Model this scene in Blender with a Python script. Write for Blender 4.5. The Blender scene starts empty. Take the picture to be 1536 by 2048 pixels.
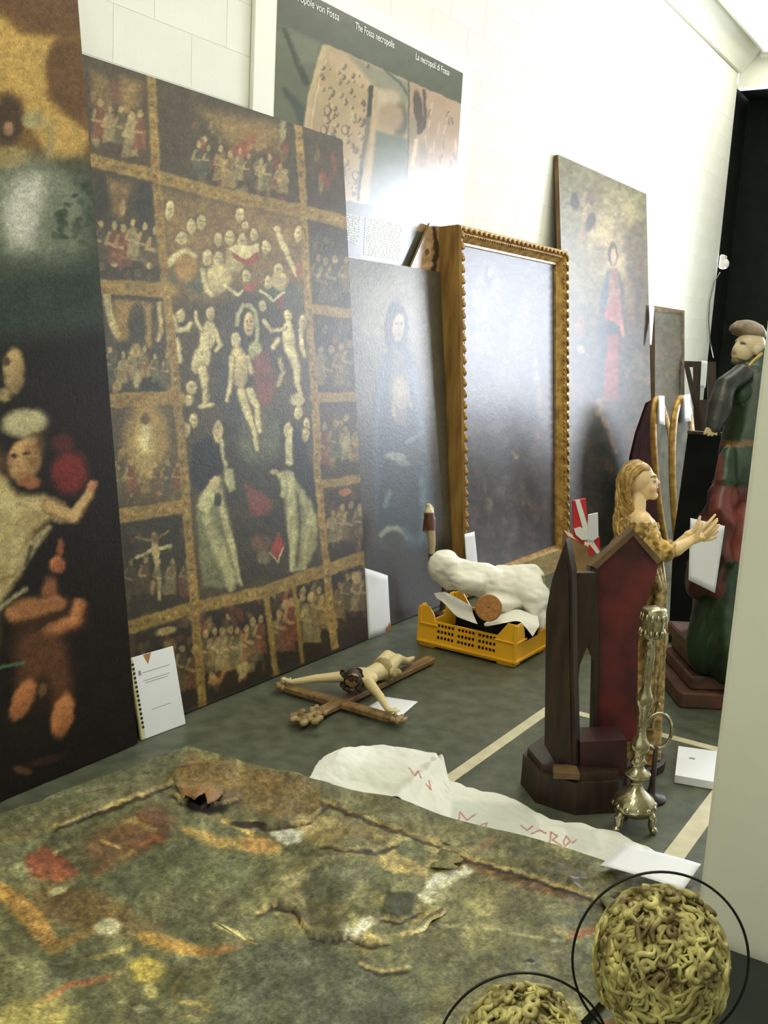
import bpy, math, random
import numpy as np
from mathutils import Matrix, Vector

# ------------------------------------------------------------------ camera, light, exposure
SC = bpy.context.scene
COL = SC.collection
FPX, CAMH = 2007.0, 1.5
AX = np.array([(2069-768)/FPX, -(735-1024)/FPX, -1.0]); AX /= np.linalg.norm(AX)
AU = -np.array([(165-768)/FPX, -(12245-1024)/FPX, -1.0]); AU -= AU.dot(AX)*AX; AU /= np.linalg.norm(AU)
AY = np.cross(AU, AX)
CM = np.array([AX, AY, AU])                  # camera axes -> world (X along the wall, Y towards the wall, Z up)
CP = np.array([0, 0, CAMH], float)
cam = bpy.data.cameras.new('camera'); cam.sensor_fit = 'HORIZONTAL'; cam.sensor_width = 36.0
cam.lens = FPX/1536*36.0; cam.clip_start = 0.05; cam.clip_end = 100
cam_o = bpy.data.objects.new('camera', cam); COL.objects.link(cam_o)
m4 = Matrix.Identity(4)
for i in range(3):
    for j in range(3): m4[i][j] = CM[i, j]
    m4[i][3] = CP[i]
cam_o.matrix_world = m4
SC.camera = cam_o

W = bpy.data.worlds.new('daylight'); SC.world = W; W.use_nodes = True
W.node_tree.nodes['Background'].inputs[0].default_value = (0.84, 0.89, 1.0, 1)
W.node_tree.nodes['Background'].inputs[1].default_value = 33.0
LAMP = 19.0                                   # emission of the ceiling lamp diffusers
LAMP_COL = (1.0, 0.98, 0.83)
SC.view_settings.view_transform = 'Standard'; SC.view_settings.look = 'None'
SC.view_settings.gamma = 1.0; SC.view_settings.use_curve_mapping = False
SC.view_settings.exposure = -0.06
WIN = (-1.75, .72, 1.1, 3.45)                  # window in the far wall: y0, y1, z0, z1
FARX, WALLY, CEILZ = 10.95, 2.93, 4.5

# ------------------------------------------------------------------ geometry helpers
def cd(x, y): return CM @ np.array([(x-768)/FPX, -(y-1024)/FPX, -1.0])
def pt(x, y, depth): return CP + depth*cd(x, y)
def fl(x, y, z=0.0):
    d = cd(x, y); return CP + d*((z-CAMH)/d[2])
def on(x, y, p0, n):
    d = cd(x, y); n = np.asarray(n, float); return CP + d*(np.dot(np.asarray(p0)-CP, n)/np.dot(d, n))
def project(P):
    c = (P-CP) @ CM
    return 768+FPX*c[..., 0]/-c[..., 2], 1024-FPX*c[..., 1]/-c[..., 2]
def V(*a): return np.array(a, float)
def unit(v): v = np.asarray(v, float); return v/np.linalg.norm(v)
def s2l(c):
    c = np.clip(np.asarray(c, float), 0, 1); return np.where(c <= 0.04045, c/12.92, ((c+0.055)/1.055)**2.4)
def rgb(r, g, b): return tuple(s2l(np.array([r, g, b])/255.0))
rng = np.random.default_rng(7)

ORG = {}
def thing(name, label, cat, loc=(0, 0, 0), group=None):
    o = bpy.data.objects.new(name, None); COL.objects.link(o); o.location = tuple(loc); o.empty_display_size = .05
    o['label'] = label; o['category'] = cat
    if group: o['group'] = group
    ORG[o.name] = np.array(loc, float); return o
def tag(o, label, cat, group=None):
    o['label'] = label; o['category'] = cat
    if group: o['group'] = group
    return o
def struct(o): o['kind'] = 'structure'; return o
def mesh_obj(name, verts, faces, mat=None, parent=None, smooth=False, col=None, label=None, loc=None):
    verts = np.asarray(verts, float)
    off = ORG[parent.name] if parent is not None else (np.array(loc, float) if loc is not None else np.zeros(3))
    me = bpy.data.meshes.new(name)
    v = verts-off
    if isinstance(faces, np.ndarray) and faces.ndim == 2:
        k = faces.shape[1]
        me.vertices.add(len(v)); me.vertices.foreach_set('co', v.astype(np.float32).ravel())
        me.loops.add(faces.size); me.loops.foreach_set('vertex_index', faces.astype(np.int32).ravel())
        me.polygons.add(len(faces)); me.polygons.foreach_set('loop_start', np.arange(0, faces.size, k, dtype=np.int32))
        me.update(calc_edges=True); me.validate()
    else:
        me.from_pydata([tuple(p) for p in v], [], [tuple(int(i) for i in f) for f in faces]); me.update()
    if col is not None:
        a = me.color_attributes.new('Col', 'FLOAT_COLOR', 'POINT')
        c4 = np.ones((len(v), 4), np.float32); c4[:, :3] = col; a.data.foreach_set('color', c4.ravel())
    if smooth: me.polygons.foreach_set('use_smooth', np.ones(len(me.polygons), bool))
    if mat: me.materials.append(mat)
    o = bpy.data.objects.new(name, me); COL.objects.link(o)
    if parent is not None:
        o.parent = parent; ORG[o.name] = ORG[parent.name]
        if parent.type == 'MESH': ORG[o.name] = ORG[parent.name]
    elif loc is not None: o.location = tuple(loc); ORG[o.name] = np.array(loc, float)
    else: ORG[o.name] = np.zeros(3)
    if label: o['label'] = label
    return o

class MB:
    """collects shapes; build() links them as one mesh object"""
    def __init__(s): s.v = []; s.f = []; s.n = 0
    def add(s, v, f):
        v = np.asarray(v, float); s.v.append(v); s.f += [tuple(int(i)+s.n for i in q) for q in f]; s.n += len(v); return s
    def box(s, c, size, R=None, bev=0.0):
        hx, hy, hz = np.array(size, float)/2; b = min(bev, hx*.45, hy*.45, hz*.45)
        if b <= 0:
            v = [(x, y, z) for x in (-hx, hx) for y in (-hy, hy) for z in (-hz, hz)]
            f = [(0, 1, 3, 2), (4, 6, 7, 5), (0, 4, 5, 1), (2, 3, 7, 6), (0, 2, 6, 4), (1, 5, 7, 3)]
        else:
            v = []; idx = {}
            for sx in (-1, 1):
                for sy in (-1, 1):
                    for sz in (-1, 1):
                        for k, (ax, ay, az) in enumerate(((0, b, b), (b, 0, b), (b, b, 0))):
                            idx[(sx, sy, sz, k)] = len(v); v.append((sx*(hx-ax), sy*(hy-ay), sz*(hz-az)))
            g = lambda *a: idx[a]; f = []
            for q in (-1, 1):
                a = [(-1, -1), (1, -1), (1, 1), (-1, 1)]
                f.append([g(q, y, z, 0) for y, z in (a if q > 0 else a[::-1])])
                f.append([g(x, q, z, 1) for x, z in (a[::-1] if q > 0 else a)])
                f.append([g(x, y, q, 2) for x, y in (a if q > 0 else a[::-1])])
            for y in (-1, 1):
                for z in (-1, 1): q = [g(-1, y, z, 1), g(1, y, z, 1), g(1, y, z, 2), g(-1, y, z, 2)]; f.append(q if y*z < 0 else q[::-1])
            for x in (-1, 1):
                for z in (-1, 1): q = [g(x, -1, z, 0), g(x, 1, z, 0), g(x, 1, z, 2), g(x, -1, z, 2)]; f.append(q if x*z > 0 else q[::-1])
            for x in (-1, 1):
                for y in (-1, 1): q = [g(x, y, -1, 0), g(x, y, 1, 0), g(x, y, 1, 1), g(x, y, -1, 1)]; f.append(q if x*y < 0 else q[::-1])
            for x in (-1, 1):
                for y in (-1, 1):
                    for z in (-1, 1):
                        q = [g(x, y, z, 0), g(x, y, z, 1), g(x, y, z, 2)]; f.append(q if x*y*z > 0 else q[::-1])
        v = np.array(v)
        if R is not None: v = v @ np.array(R, float).T
        return s.add(v+np.array(c, float), f)
    def tube(s, path, r, n=8, cap=True):
        P = np.array(path, float); m = len(P); r = np.full(m, r, float) if np.isscalar(r) else np.array(r, float)
        T = np.gradient(P, axis=0); T /= np.linalg.norm(T, axis=1)[:, None]+1e-12
        u = np.cross(T[0], V(0, 0, 1)); u = u if np.linalg.norm(u) > .1 else np.cross(T[0], V(1, 0, 0)); u = unit(u)
        v = []
        for i in range(m):
            u = unit(u-u.dot(T[i])*T[i]); w = np.cross(T[i], u)
            for k in range(n): a = 2*math.pi*k/n; v.append(P[i]+r[i]*(math.cos(a)*u+math.sin(a)*w))
        f = [(i*n+k, i*n+(k+1) % n, (i+1)*n+(k+1) % n, (i+1)*n+k) for i in range(m-1) for k in range(n)]
        if cap: f += [tuple(range(n))[::-1], tuple((m-1)*n+k for k in range(n))]
        return s.add(v, f)
    def lathe(s, prof, base, n=24, axis=(0, 0, 1)):
        A = unit(axis); u = np.cross(A, V(0, 1, 0)); u = u if np.linalg.norm(u) > .1 else np.cross(A, V(1, 0, 0)); u = unit(u); w = np.cross(A, u)
        v = []; b = np.array(base, float)
        for r, z in prof:
            for k in range(n): a = 2*math.pi*k/n; v.append(b+A*z+r*(math.cos(a)*u+math.sin(a)*w))
        m = len(prof)
        f = [(i*n+k, i*n+(k+1) % n, (i+1)*n+(k+1) % n, (i+1)*n+k) for i in range(m-1) for k in range(n)]
        f += [tuple(range(n))[::-1], tuple((m-1)*n+k for k in range(n))]
        return s.add(v, f)
    def prism(s, poly, d):
        """planar 3D polygon extruded by the vector d"""
        P = np.array(poly, float); k = len(P); v = np.vstack([P, P+np.array(d, float)])
        f = [tuple(range(k)), tuple(range(2*k-1, k-1, -1))]+[(i, i+k, (i+1) % k+k, (i+1) % k) for i in range(k)]
        nrm = np.zeros(3)
        for i in range(k): nrm += np.cross(P[i], P[(i+1) % k])
        if nrm.dot(d) > 0: f = [q[::-1] for q in f]
        return s.add(v, f)
    def ball(s, c, r, R=None, nu=16, nv=10):
        r = np.array([r]*3 if np.isscalar(r) else r, float); v = []
        for i in range(nv+1):
            th = math.pi*i/nv
            for k in range(nu): a = 2*math.pi*k/nu; v.append((math.sin(th)*math.cos(a), math.sin(th)*math.sin(a), math.cos(th)))
        v = np.array(v)*r
        if R is not None: v = v @ np.array(R, float).T
        f = [(i*nu+k, (i+1)*nu+k, (i+1)*nu+(k+1) % nu, i*nu+(k+1) % nu) for i in range(nv) for k in range(nu)]
        return s.add(v+np.array(c, float), f)
    def build(s, name, mat, parent=None, smooth=False, label=None, loc=None):
        return mesh_obj(name, np.vstack(s.v), s.f, mat, parent, smooth, None, label, loc)

def grid_faces(nu, nv):
    i = np.arange(nu*nv).reshape(nv, nu)
    return np.stack([i[:-1, :-1].ravel(), i[:-1, 1:].ravel(), i[1:, 1:].ravel(), i[1:, :-1].ravel()], 1)
def sheet(name, P, thick, mat, parent=None, col=None, smooth=True, loc=None, label=None, under=None):
    """P: (nv,nu,3) surface; gives it thickness along its normals (below)"""
    nv, nu = P.shape[:2]
    du = np.gradient(P, axis=1); dv = np.gradient(P, axis=0); N = np.cross(du, dv); N /= np.linalg.norm(N, axis=2)[..., None]+1e-12
    Q = P-N*thick
    F = grid_faces(nu, nv); n = nu*nv; i = np.arange(n).reshape(nv, nu)
    def strip(a): return np.stack([a[:-1], a[:-1]+n, a[1:]+n, a[1:]], 1)
    F = np.vstack([F, F[:, ::-1]+n, strip(i[0]), strip(i[:, -1]), strip(i[-1, ::-1]), strip(i[::-1, 0])])
    vv = np.vstack([P.reshape(-1, 3), Q.reshape(-1, 3)])
    cc = None if col is None else np.vstack([col.reshape(-1, 3), (col if under is None else under).reshape(-1, 3)])
    return mesh_obj(name, vv, F, mat, parent, smooth, cc, label, loc)
def vnoise(x, y, seed=0, octv=4, freq=1.0):
    """value noise on arrays"""
    r = np.random.default_rng(seed); T = r.random((64, 64)); out = np.zeros_like(x, dtype=float); amp = .5; f = freq
    for o in range(octv):
        a = x*f+o*17.3; b = y*f+o*9.7; ia = np.floor(a).astype(int); ib = np.floor(b).astype(int); fa = a-ia; fb = b-ib
        fa = fa*fa*(3-2*fa); fb = fb*fb*(3-2*fb); g = lambda p, q: T[p % 64, q % 64]
        out += amp*((g(ia, ib)*(1-fa)+g(ia+1, ib)*fa)*(1-fb)+(g(ia, ib+1)*(1-fa)+g(ia+1, ib+1)*fa)*fb); amp *= .5; f *= 2.0
    return out/(1-.5**octv)
def capsule(mb, p0, r0, p1, r1, n=14):
    mb.ball(p0, r0, nu=n, nv=8); mb.ball(p1, r1, nu=n, nv=8); mb.tube([p0, p1], [r0, r1], n)
def fused(mb, voxel, smooth=4):
    """union of the collected closed shapes as one continuous surface"""
    o = mb.build('tmp', None); md = o.modifiers.new('r', 'REMESH'); md.mode = 'VOXEL'; md.voxel_size = voxel
    if smooth: sm = o.modifiers.new('s', 'SMOOTH'); sm.factor = .5; sm.iterations = smooth
    dg = bpy.context.evaluated_depsgraph_get(); dg.update()
    me = bpy.data.meshes.new_from_object(o.evaluated_get(dg))
    v = np.empty(len(me.vertices)*3, np.float32); me.vertices.foreach_get('co', v); v = v.reshape(-1, 3).astype(float)
    nn = np.empty(len(me.vertices)*3, np.float32); me.vertices.foreach_get('normal', nn); nn = nn.reshape(-1, 3).astype(float)
    q = np.empty(len(me.loops), np.int32); me.loops.foreach_get('vertex_index', q); F = q.reshape(-1, 4) if len(q) == 4*len(me.polygons) else [tuple(p.vertices) for p in me.polygons]
    bpy.data.objects.remove(o); bpy.data.meshes.remove(me)
    return v, nn, F

# ------------------------------------------------------------------ materials
def nodes(name):
    m = bpy.data.materials.new(name); m.use_nodes = True; nt = m.node_tree
    return m, nt, nt.nodes['Principled BSDF'], nt.links
def mat(name, c, rough=.6, metal=0.0, c2=None, scale=8.0, bump=0.0, bscale=40.0, spec=.5, stretch=(1, 1, 1), detail=4, lo=.35, hi=.65):
    m, nt, b, L = nodes(name)
    b.inputs['Roughness'].default_value = rough; b.inputs['Metallic'].default_value = metal; b.inputs['Specular IOR Level'].default_value = spec
    tc = nt.nodes.new('ShaderNodeTexCoord'); mp = nt.nodes.new('ShaderNodeMapping'); mp.inputs['Scale'].default_value = stretch
    L.new(tc.outputs['Object'], mp.inputs['Vector'])
    nz = nt.nodes.new('ShaderNodeTexNoise'); nz.inputs['Scale'].default_value = scale; nz.inputs['Detail'].default_value = detail; L.new(mp.outputs[0], nz.inputs['Vector'])
    cr = nt.nodes.new('ShaderNodeValToRGB'); e = cr.color_ramp.elements; e[0].position = lo; e[1].position = hi
    c2 = c2 or tuple(x*.8 for x in c); e[0].color = (*c2, 1); e[1].color = (*c, 1)
    L.new(nz.outputs['Fac'], cr.inputs[0]); L.new(cr.outputs[0], b.inputs['Base Color'])
    if bump > 0:
        n2 = nt.nodes.new('ShaderNodeTexNoise'); n2.inputs['Scale'].default_value = bscale; n2.inputs['Detail'].default_value = 3; L.new(mp.outputs[0], n2.inputs['Vector'])
        bp = nt.nodes.new('ShaderNodeBump'); bp.inputs['Strength'].default_value = bump; bp.inputs['Distance'].default_value = .01
        L.new(n2.outputs['Fac'], bp.inputs['Height']); L.new(bp.outputs[0], b.inputs['Normal'])
    return m
def vmat(name, rough=.5, spec=.5, bump=.05, bscale=300.0, metal=0.0, mottle=.25):
    """paint laid down as a colour attribute, with a little procedural grain"""
    m, nt, b, L = nodes(name)
    b.inputs['Roughness'].default_value = rough; b.inputs['Specular IOR Level'].default_value = spec; b.inputs['Metallic'].default_value = metal
    at = nt.nodes.new('ShaderNodeAttribute'); at.attribute_name = 'Col'
    tc = nt.nodes.new('ShaderNodeTexCoord'); nz = nt.nodes.new('ShaderNodeTexNoise'); nz.inputs['Scale'].default_value = 140; nz.inputs['Detail'].default_value = 3
    L.new(tc.outputs['Object'], nz.inputs['Vector'])
    mr = nt.nodes.new('ShaderNodeMapRange'); mr.inputs[1].default_value = .3; mr.inputs[2].default_value = .7; mr.inputs[3].default_value = 1-mottle; mr.inputs[4].default_value = 1+mottle
    L.new(nz.outputs['Fac'], mr.inputs[0])
    vm = nt.nodes.new('ShaderNodeVectorMath'); vm.operation = 'SCALE'; L.new(at.outputs['Color'], vm.inputs[0]); L.new(mr.outputs[0], vm.inputs['Scale'])
    L.new(vm.outputs[0], b.inputs['Base Color'])
    if bump > 0:
        n2 = nt.nodes.new('ShaderNodeTexNoise'); n2.inputs['Scale'].default_value = bscale; L.new(tc.outputs['Object'], n2.inputs['Vector'])
        bp = nt.nodes.new('ShaderNodeBump'); bp.inputs['Strength'].default_value = bump; bp.inputs['Distance'].default_value = .005
        L.new(n2.outputs['Fac'], bp.inputs['Height']); L.new(bp.outputs[0], b.inputs['Normal'])
    return m
def emis(name, c, s):
    m = bpy.data.materials.new(name); m.use_nodes = True; nt = m.node_tree; nt.nodes.clear()
    e = nt.nodes.new('ShaderNodeEmission'); e.inputs[0].default_value = (*c, 1); e.inputs[1].default_value = s
    o = nt.nodes.new('ShaderNodeOutputMaterial'); nt.links.new(e.outputs[0], o.inputs[0]); return m

M = {}
M['wall'] = mat('white_paint', rgb(234, 234, 224), .9, c2=rgb(228, 228, 217), scale=3, bump=.06, bscale=90, spec=.15)
M['ceiling'] = mat('ceiling_paint', rgb(235, 234, 222), .8, c2=rgb(230, 229, 216), scale=2)
M['floor'] = mat('dark_floor', rgb(90, 95, 77), .42, c2=rgb(66, 71, 55), scale=14, bump=.05, bscale=120, spec=.4, detail=6)
M['pillar'] = mat('pale_paint', rgb(242, 243, 226), .6, c2=rgb(237, 238, 220), scale=2, bump=.05, bscale=60)
M['black'] = mat('black_panel', rgb(20, 24, 18), .9, c2=rgb(13, 15, 11), scale=6, spec=.15)
M['darkgreen'] = mat('dark_green_paint', rgb(28, 36, 26), .7, c2=rgb(18, 24, 17), scale=8)
M['paper'] = mat('white_paper', rgb(232, 233, 236), .7, c2=rgb(222, 224, 226), scale=3)
M['cloth'] = mat('white_cloth', rgb(242, 239, 226), .85, c2=rgb(234, 231, 214), scale=5, bump=.1, bscale=200)
M['tissue'] = vmat('tissue', .8, .3, .03, 200, mottle=.02)
M['wood'] = mat('brown_wood', rgb(122, 92, 55), .55, c2=rgb(88, 62, 36), scale=6, stretch=(8, 8, 1), bump=.1, bscale=30)
M['darkwood'] = mat('dark_wood', rgb(60, 42, 28), .5, c2=rgb(36, 25, 17), scale=6, stretch=(6, 6, 1), bump=.12, bscale=30)
M['palewood'] = mat('pale_wood', rgb(196, 180, 140), .6, c2=rgb(170, 150, 108), scale=5, stretch=(1, 8, 8))
M['gilt'] = mat('gilded_wood', rgb(196, 156, 78), .38, .25, c2=rgb(138, 100, 44), scale=22, bump=.15, bscale=60)
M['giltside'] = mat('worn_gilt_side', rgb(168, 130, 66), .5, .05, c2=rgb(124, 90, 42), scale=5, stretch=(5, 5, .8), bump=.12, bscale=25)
M['maroon'] = mat('maroon_paint', rgb(104, 34, 34), .5, c2=rgb(58, 18, 19), scale=9, bump=.1, bscale=30)
M['silver'] = mat('tarnished_silver', rgb(205, 198, 168), .22, .95, c2=rgb(150, 140, 105), scale=26, bump=.25, bscale=55)
M['yellow'] = mat('yellow_plastic', rgb(244, 184, 40), .45, c2=rgb(236, 172, 32), scale=4)
M['dark'] = mat('slot_shade', rgb(38, 30, 20), .9, c2=rgb(26, 20, 14), scale=10)
M['cork'] = mat('cork', rgb(176, 124, 66), .85, c2=rgb(150, 100, 50), scale=60, bump=.1, bscale=120)
M['card'] = mat('cardboard', rgb(158, 126, 84), .85, c2=rgb(138, 108, 70), scale=12, bump=.05)
M['red'] = mat('red_print', rgb(206, 40, 48), .5, c2=rgb(196, 34, 44), scale=4)
M['white'] = mat('white_plastic', rgb(238, 238, 230), .45, c2=rgb(232, 232, 222), scale=4)
M['wire'] = mat('black_wire', rgb(26, 26, 24), .45, .4, c2=rgb(18, 18, 16), scale=10)
M['cable'] = mat('grey_cable', rgb(120, 118, 108), .6, c2=rgb(110, 108, 98))
M['tape'] = mat('cream_tape', rgb(208, 200, 168), .7, c2=rgb(192, 184, 150), scale=16)
M['flesh'] = vmat('painted_wood_flesh', .42, .5, .05, 120, mottle=.06)
M['statue'] = vmat('painted_wood', .42, .5, .12, 90, mottle=.3)
M['print'] = vmat('glossy_print', .24, .5, .0, mottle=.05)
M['varnish'] = vmat('varnished_oil', .42, .4, .14, 90, mottle=.3)
M['varnish2'] = vmat('glossy_varnish', .40, .5, .15, 60, mottle=.3)
M['oldoil'] = vmat('dull_old_oil', .55, .4, .45, 45, mottle=.35)
M['darkoil'] = vmat('dark_varnished_oil', .45, .16, .12, 90, mottle=.25)
M['ink'] = mat('white_ink', rgb(238, 238, 228), .5, c2=rgb(232, 232, 222))
M['greyink'] = mat('grey_ink', rgb(150, 150, 150), .6, c2=rgb(130, 130, 130))
M['lamp'] = emis('lamp_diffuser', LAMP_COL, LAMP); M['lamp2'] = emis('lamp_diffuser_far', LAMP_COL, LAMP*.42); M['lamp3'] = emis('lamp_diffuser_dim', LAMP_COL, LAMP*.72)

# ------------------------------------------------------------------ painting on flat canvases
class Paint:
    """a flat picture: colours are laid on the vertices of its own canvas grid; shapes are given in traced picture coordinates"""
    def __init__(s, P, base, warp=1.6):
        s.P = P; s.x, s.y = project(P)
        if warp:
            u_, v_ = s.x.copy(), s.y.copy()
            s.x = u_+warp*(4*(vnoise(u_/16, v_/16, 201, 2)-.5)+3*(vnoise(u_/5, v_/5, 202, 2)-.5)); s.y = v_+warp*(5*(vnoise(u_/16, v_/16, 203, 2)-.5)+3*(vnoise(u_/5, v_/5, 204, 2)-.5))
        s.c = np.empty(P.shape); s.c[:] = np.array(base, float)
    def mix(s, a, c, sl):
        s.c[sl] = s.c[sl]*(1-a[..., None])+np.array(c, float)*a[..., None]
    def win(s, x0, x1, y0, y1):
        w = (s.x >= x0) & (s.x <= x1) & (s.y >= y0) & (s.y <= y1); r = np.flatnonzero(w.any(1)); q = np.flatnonzero(w.any(0))
        if len(r) == 0 or len(q) == 0: return None
        return (slice(r[0], r[-1]+1), slice(q[0], q[-1]+1))
    def e(s, cx, cy, rx, ry, c, ang=0, soft=.35, a=1.0, shade=0.0):
        R = max(rx, ry)*(1+soft); w = s.win(cx-R, cx+R, cy-R, cy+R)
        if w is None: return
        dx = s.x[w]-cx; dy = s.y[w]-cy; t = math.radians(ang); u = (dx*math.cos(t)+dy*math.sin(t))/rx; v = (-dx*math.sin(t)+dy*math.cos(t))/ry
        d = np.sqrt(u*u+v*v); al = np.clip((1+soft*.5-d)/soft, 0, 1); al = al*al*(3-2*al)*a
        cc = np.array(c, float)
        if shade:
            k = np.clip(1-shade*(u*.5+v*.6), .3, 1.4); s.c[w] = s.c[w]*(1-al[..., None])+cc*k[..., None]*al[..., None]
        else: s.mix(al, cc, w)
    def st(s, pts, wd, c, soft=3.0, a=1.0, vol=0):
        if vol:      # a rounded limb: dark side first, lit side over it
            q = np.array(pts, float); w_ = np.mean(wd); d_ = tuple(np.array(c)*np.array([.62, .55, .46])); s.st(q+np.array([w_*.12, w_*.10]), np.array(wd)*1.08, d_, soft, a); s.st(q, np.array(wd)*.86, c, soft, a); s.st(q-np.array([w_*.14, w_*.1]), np.array(wd)*.36, tuple(np.minimum(np.array(c)*1.12, 235)), soft*1.5, a*.7); return
        pts = np.array(pts, float); wd = np.full(len(pts), wd, float) if np.isscalar(wd) else np.array(wd, float)
        m = wd.max()+soft; w = s.win(pts[:, 0].min()-m, pts[:, 0].max()+m, pts[:, 1].min()-m, pts[:, 1].max()+m)
        if w is None: return
        X = s.x[w]; Y = s.y[w]; best = np.full(X.shape, -1e9)
        for i in range(len(pts)-1):
            d = pts[i+1]-pts[i]; L2 = d.dot(d)+1e-9; t = np.clip(((X-pts[i, 0])*d[0]+(Y-pts[i, 1])*d[1])/L2, 0, 1)
            dist = np.hypot(X-pts[i, 0]-t*d[0], Y-pts[i, 1]-t*d[1]); best = np.maximum(best, (wd[i]*(1-t)+wd[i+1]*t)/2-dist)
        s.mix(np.clip(best/soft+.5, 0, 1)*a, c, w)
    def po(s, pts, c, soft=4.0, a=1.0):
        pts = np.array(pts, float); w = s.win(pts[:, 0].min()-soft, pts[:, 0].max()+soft, pts[:, 1].min()-soft, pts[:, 1].max()+soft)
        if w is None: return
        X = s.x[w]; Y = s.y[w]; ins = np.zeros(X.shape, bool); dm = np.full(X.shape, 1e9); n = len(pts)
        for i in range(n):
            p, q = pts[i], pts[(i+1) % n]
            cr = ((p[1] > Y) != (q[1] > Y)) & (X < (q[0]-p[0])*(Y-p[1])/(q[1]-p[1]+1e-12)+p[0]); ins ^= cr
            d = q-p; t = np.clip(((X-p[0])*d[0]+(Y-p[1])*d[1])/(d.dot(d)+1e-9), 0, 1); dm = np.minimum(dm, np.hypot(X-p[0]-t*d[0], Y-p[1]-t*d[1]))
        s.mix(np.clip(.5+np.where(ins, dm, -dm)/soft, 0, 1)*a, c, w)
    def sp(s, x0, x1, y0, y1, n, cols, r=(3, 8), asp=2.0, a=.7, seed=0, slant=0.0):
        """small painted touches: little figures, leaves, highlights; slant = dy/dx of the scene's base line"""
        g = np.random.default_rng(seed)
        for i in range(n):
            k = g.uniform(*r); x = g.uniform(x0, x1)
            s.e(x, g.uniform(y0, y1)+slant*(x-x0), k, k*asp*g.uniform(.6, 1.3), cols[g.integers(len(cols))], g.uniform(-25, 25), .6, a*g.uniform(.5, 1))
    def fig(s, x, y, h, skin, robe, lean=0.0, a=.9):
        """a small standing figure, head at x,y"""
        s.po([(x-h*.10, y+h*.18), (x+h*.10, y+h*.18), (x+h*.20+lean, y+h), (x-h*.20+lean, y+h)], robe, 4, a)
        s.st([(x-h*.12, y+h*.25), (x-h*.2, y+h*.5), (x, y+h*.55)], h*.08, skin, 2, a*.8)
        s.e(x, y+h*.06, h*.07, h*.11, skin, 0, .4, a)
    def noise(s, amt, freq, seed=0):
        k = 1+amt*(vnoise(s.x/freq, s.y/freq, seed, 4)-.5)*2; s.c *= k[..., None]
    def lin(s, gain=1.0, sat=.9):
        L = s2l(s.c/255.0); g = L @ np.array([.30, .62, .08]); return (g[..., None]+(L-g[..., None])*sat)*gain

def lean_axes(k):
    n = math.hypot(1, k); return V(1, 0, 0), V(0, k, 1)/n, V(0, -1, k)/n
def lean_grid(x0, x1, yb, k, h, nu, nv, zb=.006, proud=0.0):
    U, Vv, N = lean_axes(k); o = V(x0, yb, zb)+N*proud
    u = np.linspace(0, x1-x0, nu); v = np.linspace(0, h, nv)
    return o+u[None, :, None]*U+v[:, None, None]*Vv
def leaning_picture(name, label, cat, x0, x1, yb, k, h, P, col, m, thick=.03, edge='wood', group=None):
    U, Vv, N = lean_axes(k); t = thing(name, label, cat, ((x0+x1)/2, yb, 0), group)
    mesh_obj('painted_canvas', P.reshape(-1, 3), grid_faces(P.shape[1], P.shape[0]), m, t, False, col.reshape(-1, 3))
    R = np.stack([U, -N, Vv], 1); c = V((x0+x1)/2, yb, .006)+Vv*(h/2)-N*(thick/2+.002)
    b = MB(); b.box(c, (x1-x0, thick, h-.002), R, .002); b.build('stretcher', M[edge], t)
    return t
# ------------------------------------------------------------------ the room
X0, YF = -2.5, -3.0
b = MB(); b.box(((X0+12)/2, 0, -.05), (12-X0+.4, 6.4, .1)); floor = struct(b.build('floor', M['floor']))
b = MB(); b.box(((X0+12)/2, 0, CEILZ+.05), (12-X0+.4, 6.4, .1)); struct(b.build('ceiling', M['ceiling']))
b = MB(); b.box(((X0+FARX)/2, WALLY+.06, CEILZ/2), (FARX-X0, .112, CEILZ)); wall_back = struct(b.build('wall_back', M['wall'])); ORG['wall_back'] = np.zeros(3)
b = MB(); b.box(((X0+12)/2, YF-.05, CEILZ/2), (12-X0+.4, .1, CEILZ)); struct(b.build('wall_front', M['wall']))
b = MB(); b.box((X0-.05, 0, CEILZ/2), (.1, 6.2, CEILZ)); struct(b.build('wall_near', M['wall']))
# far end: white wall with a window, a tall black recess next to the block wall, white lintel over it
y0, y1, z0, z1 = WIN
RECY = 1.32
b = MB()
b.box((FARX+.06, (YF+y0)/2, CEILZ/2), (.12, y0-YF, CEILZ)); b.box((FARX+.06, (y1+RECY)/2, CEILZ/2), (.12, RECY-y1, CEILZ))
b.box((FARX+.06, (y0+y1)/2, z0/2), (.12, y1-y0, z0)); b.box((FARX+.06, (y0+y1)/2, (z1+CEILZ)/2), (.12, y1-y0, CEILZ-z1))
b.box((FARX+.06, (RECY+WALLY)/2, (4.13+CEILZ)/2), (.12, WALLY-RECY, CEILZ-4.13))
struct(b.build('wall_far', M['wall']))
b = MB(); b.box((FARX+.75, (RECY+WALLY)/2+.1, 2.1), (.08, 2.2, 4.2)); b.box((FARX+.40, RECY-.03, 2.1), (.66, .05, 4.2)); b.box((FARX+.42, WALLY+.085, 2.1), (.62, .05, 4.2)); b.box((FARX+.42, (RECY+WALLY)/2, 4.18), (.62, 1.7, .04))
struct(b.build('wall_recess', M['black']))
b = MB(); b.prism([(X0, WALLY, 4.27), (X0, WALLY-.03, 4.27), (X0, WALLY-.05, 4.30), (X0, WALLY-.20, 4.47), (X0, WALLY-.20, 4.5), (X0, WALLY, 4.5)], (FARX-X0, 0, 0)); struct(b.build('trim_1', M['ceiling']))
b = MB(); b.prism([(FARX, RECY, 4.40), (FARX-.05, RECY, 4.42), (FARX-.05, RECY, 4.5), (FARX, RECY, 4.5)], (0, WALLY-.2-RECY, 0)); struct(b.build('trim_2', M['ceiling']))
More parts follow.
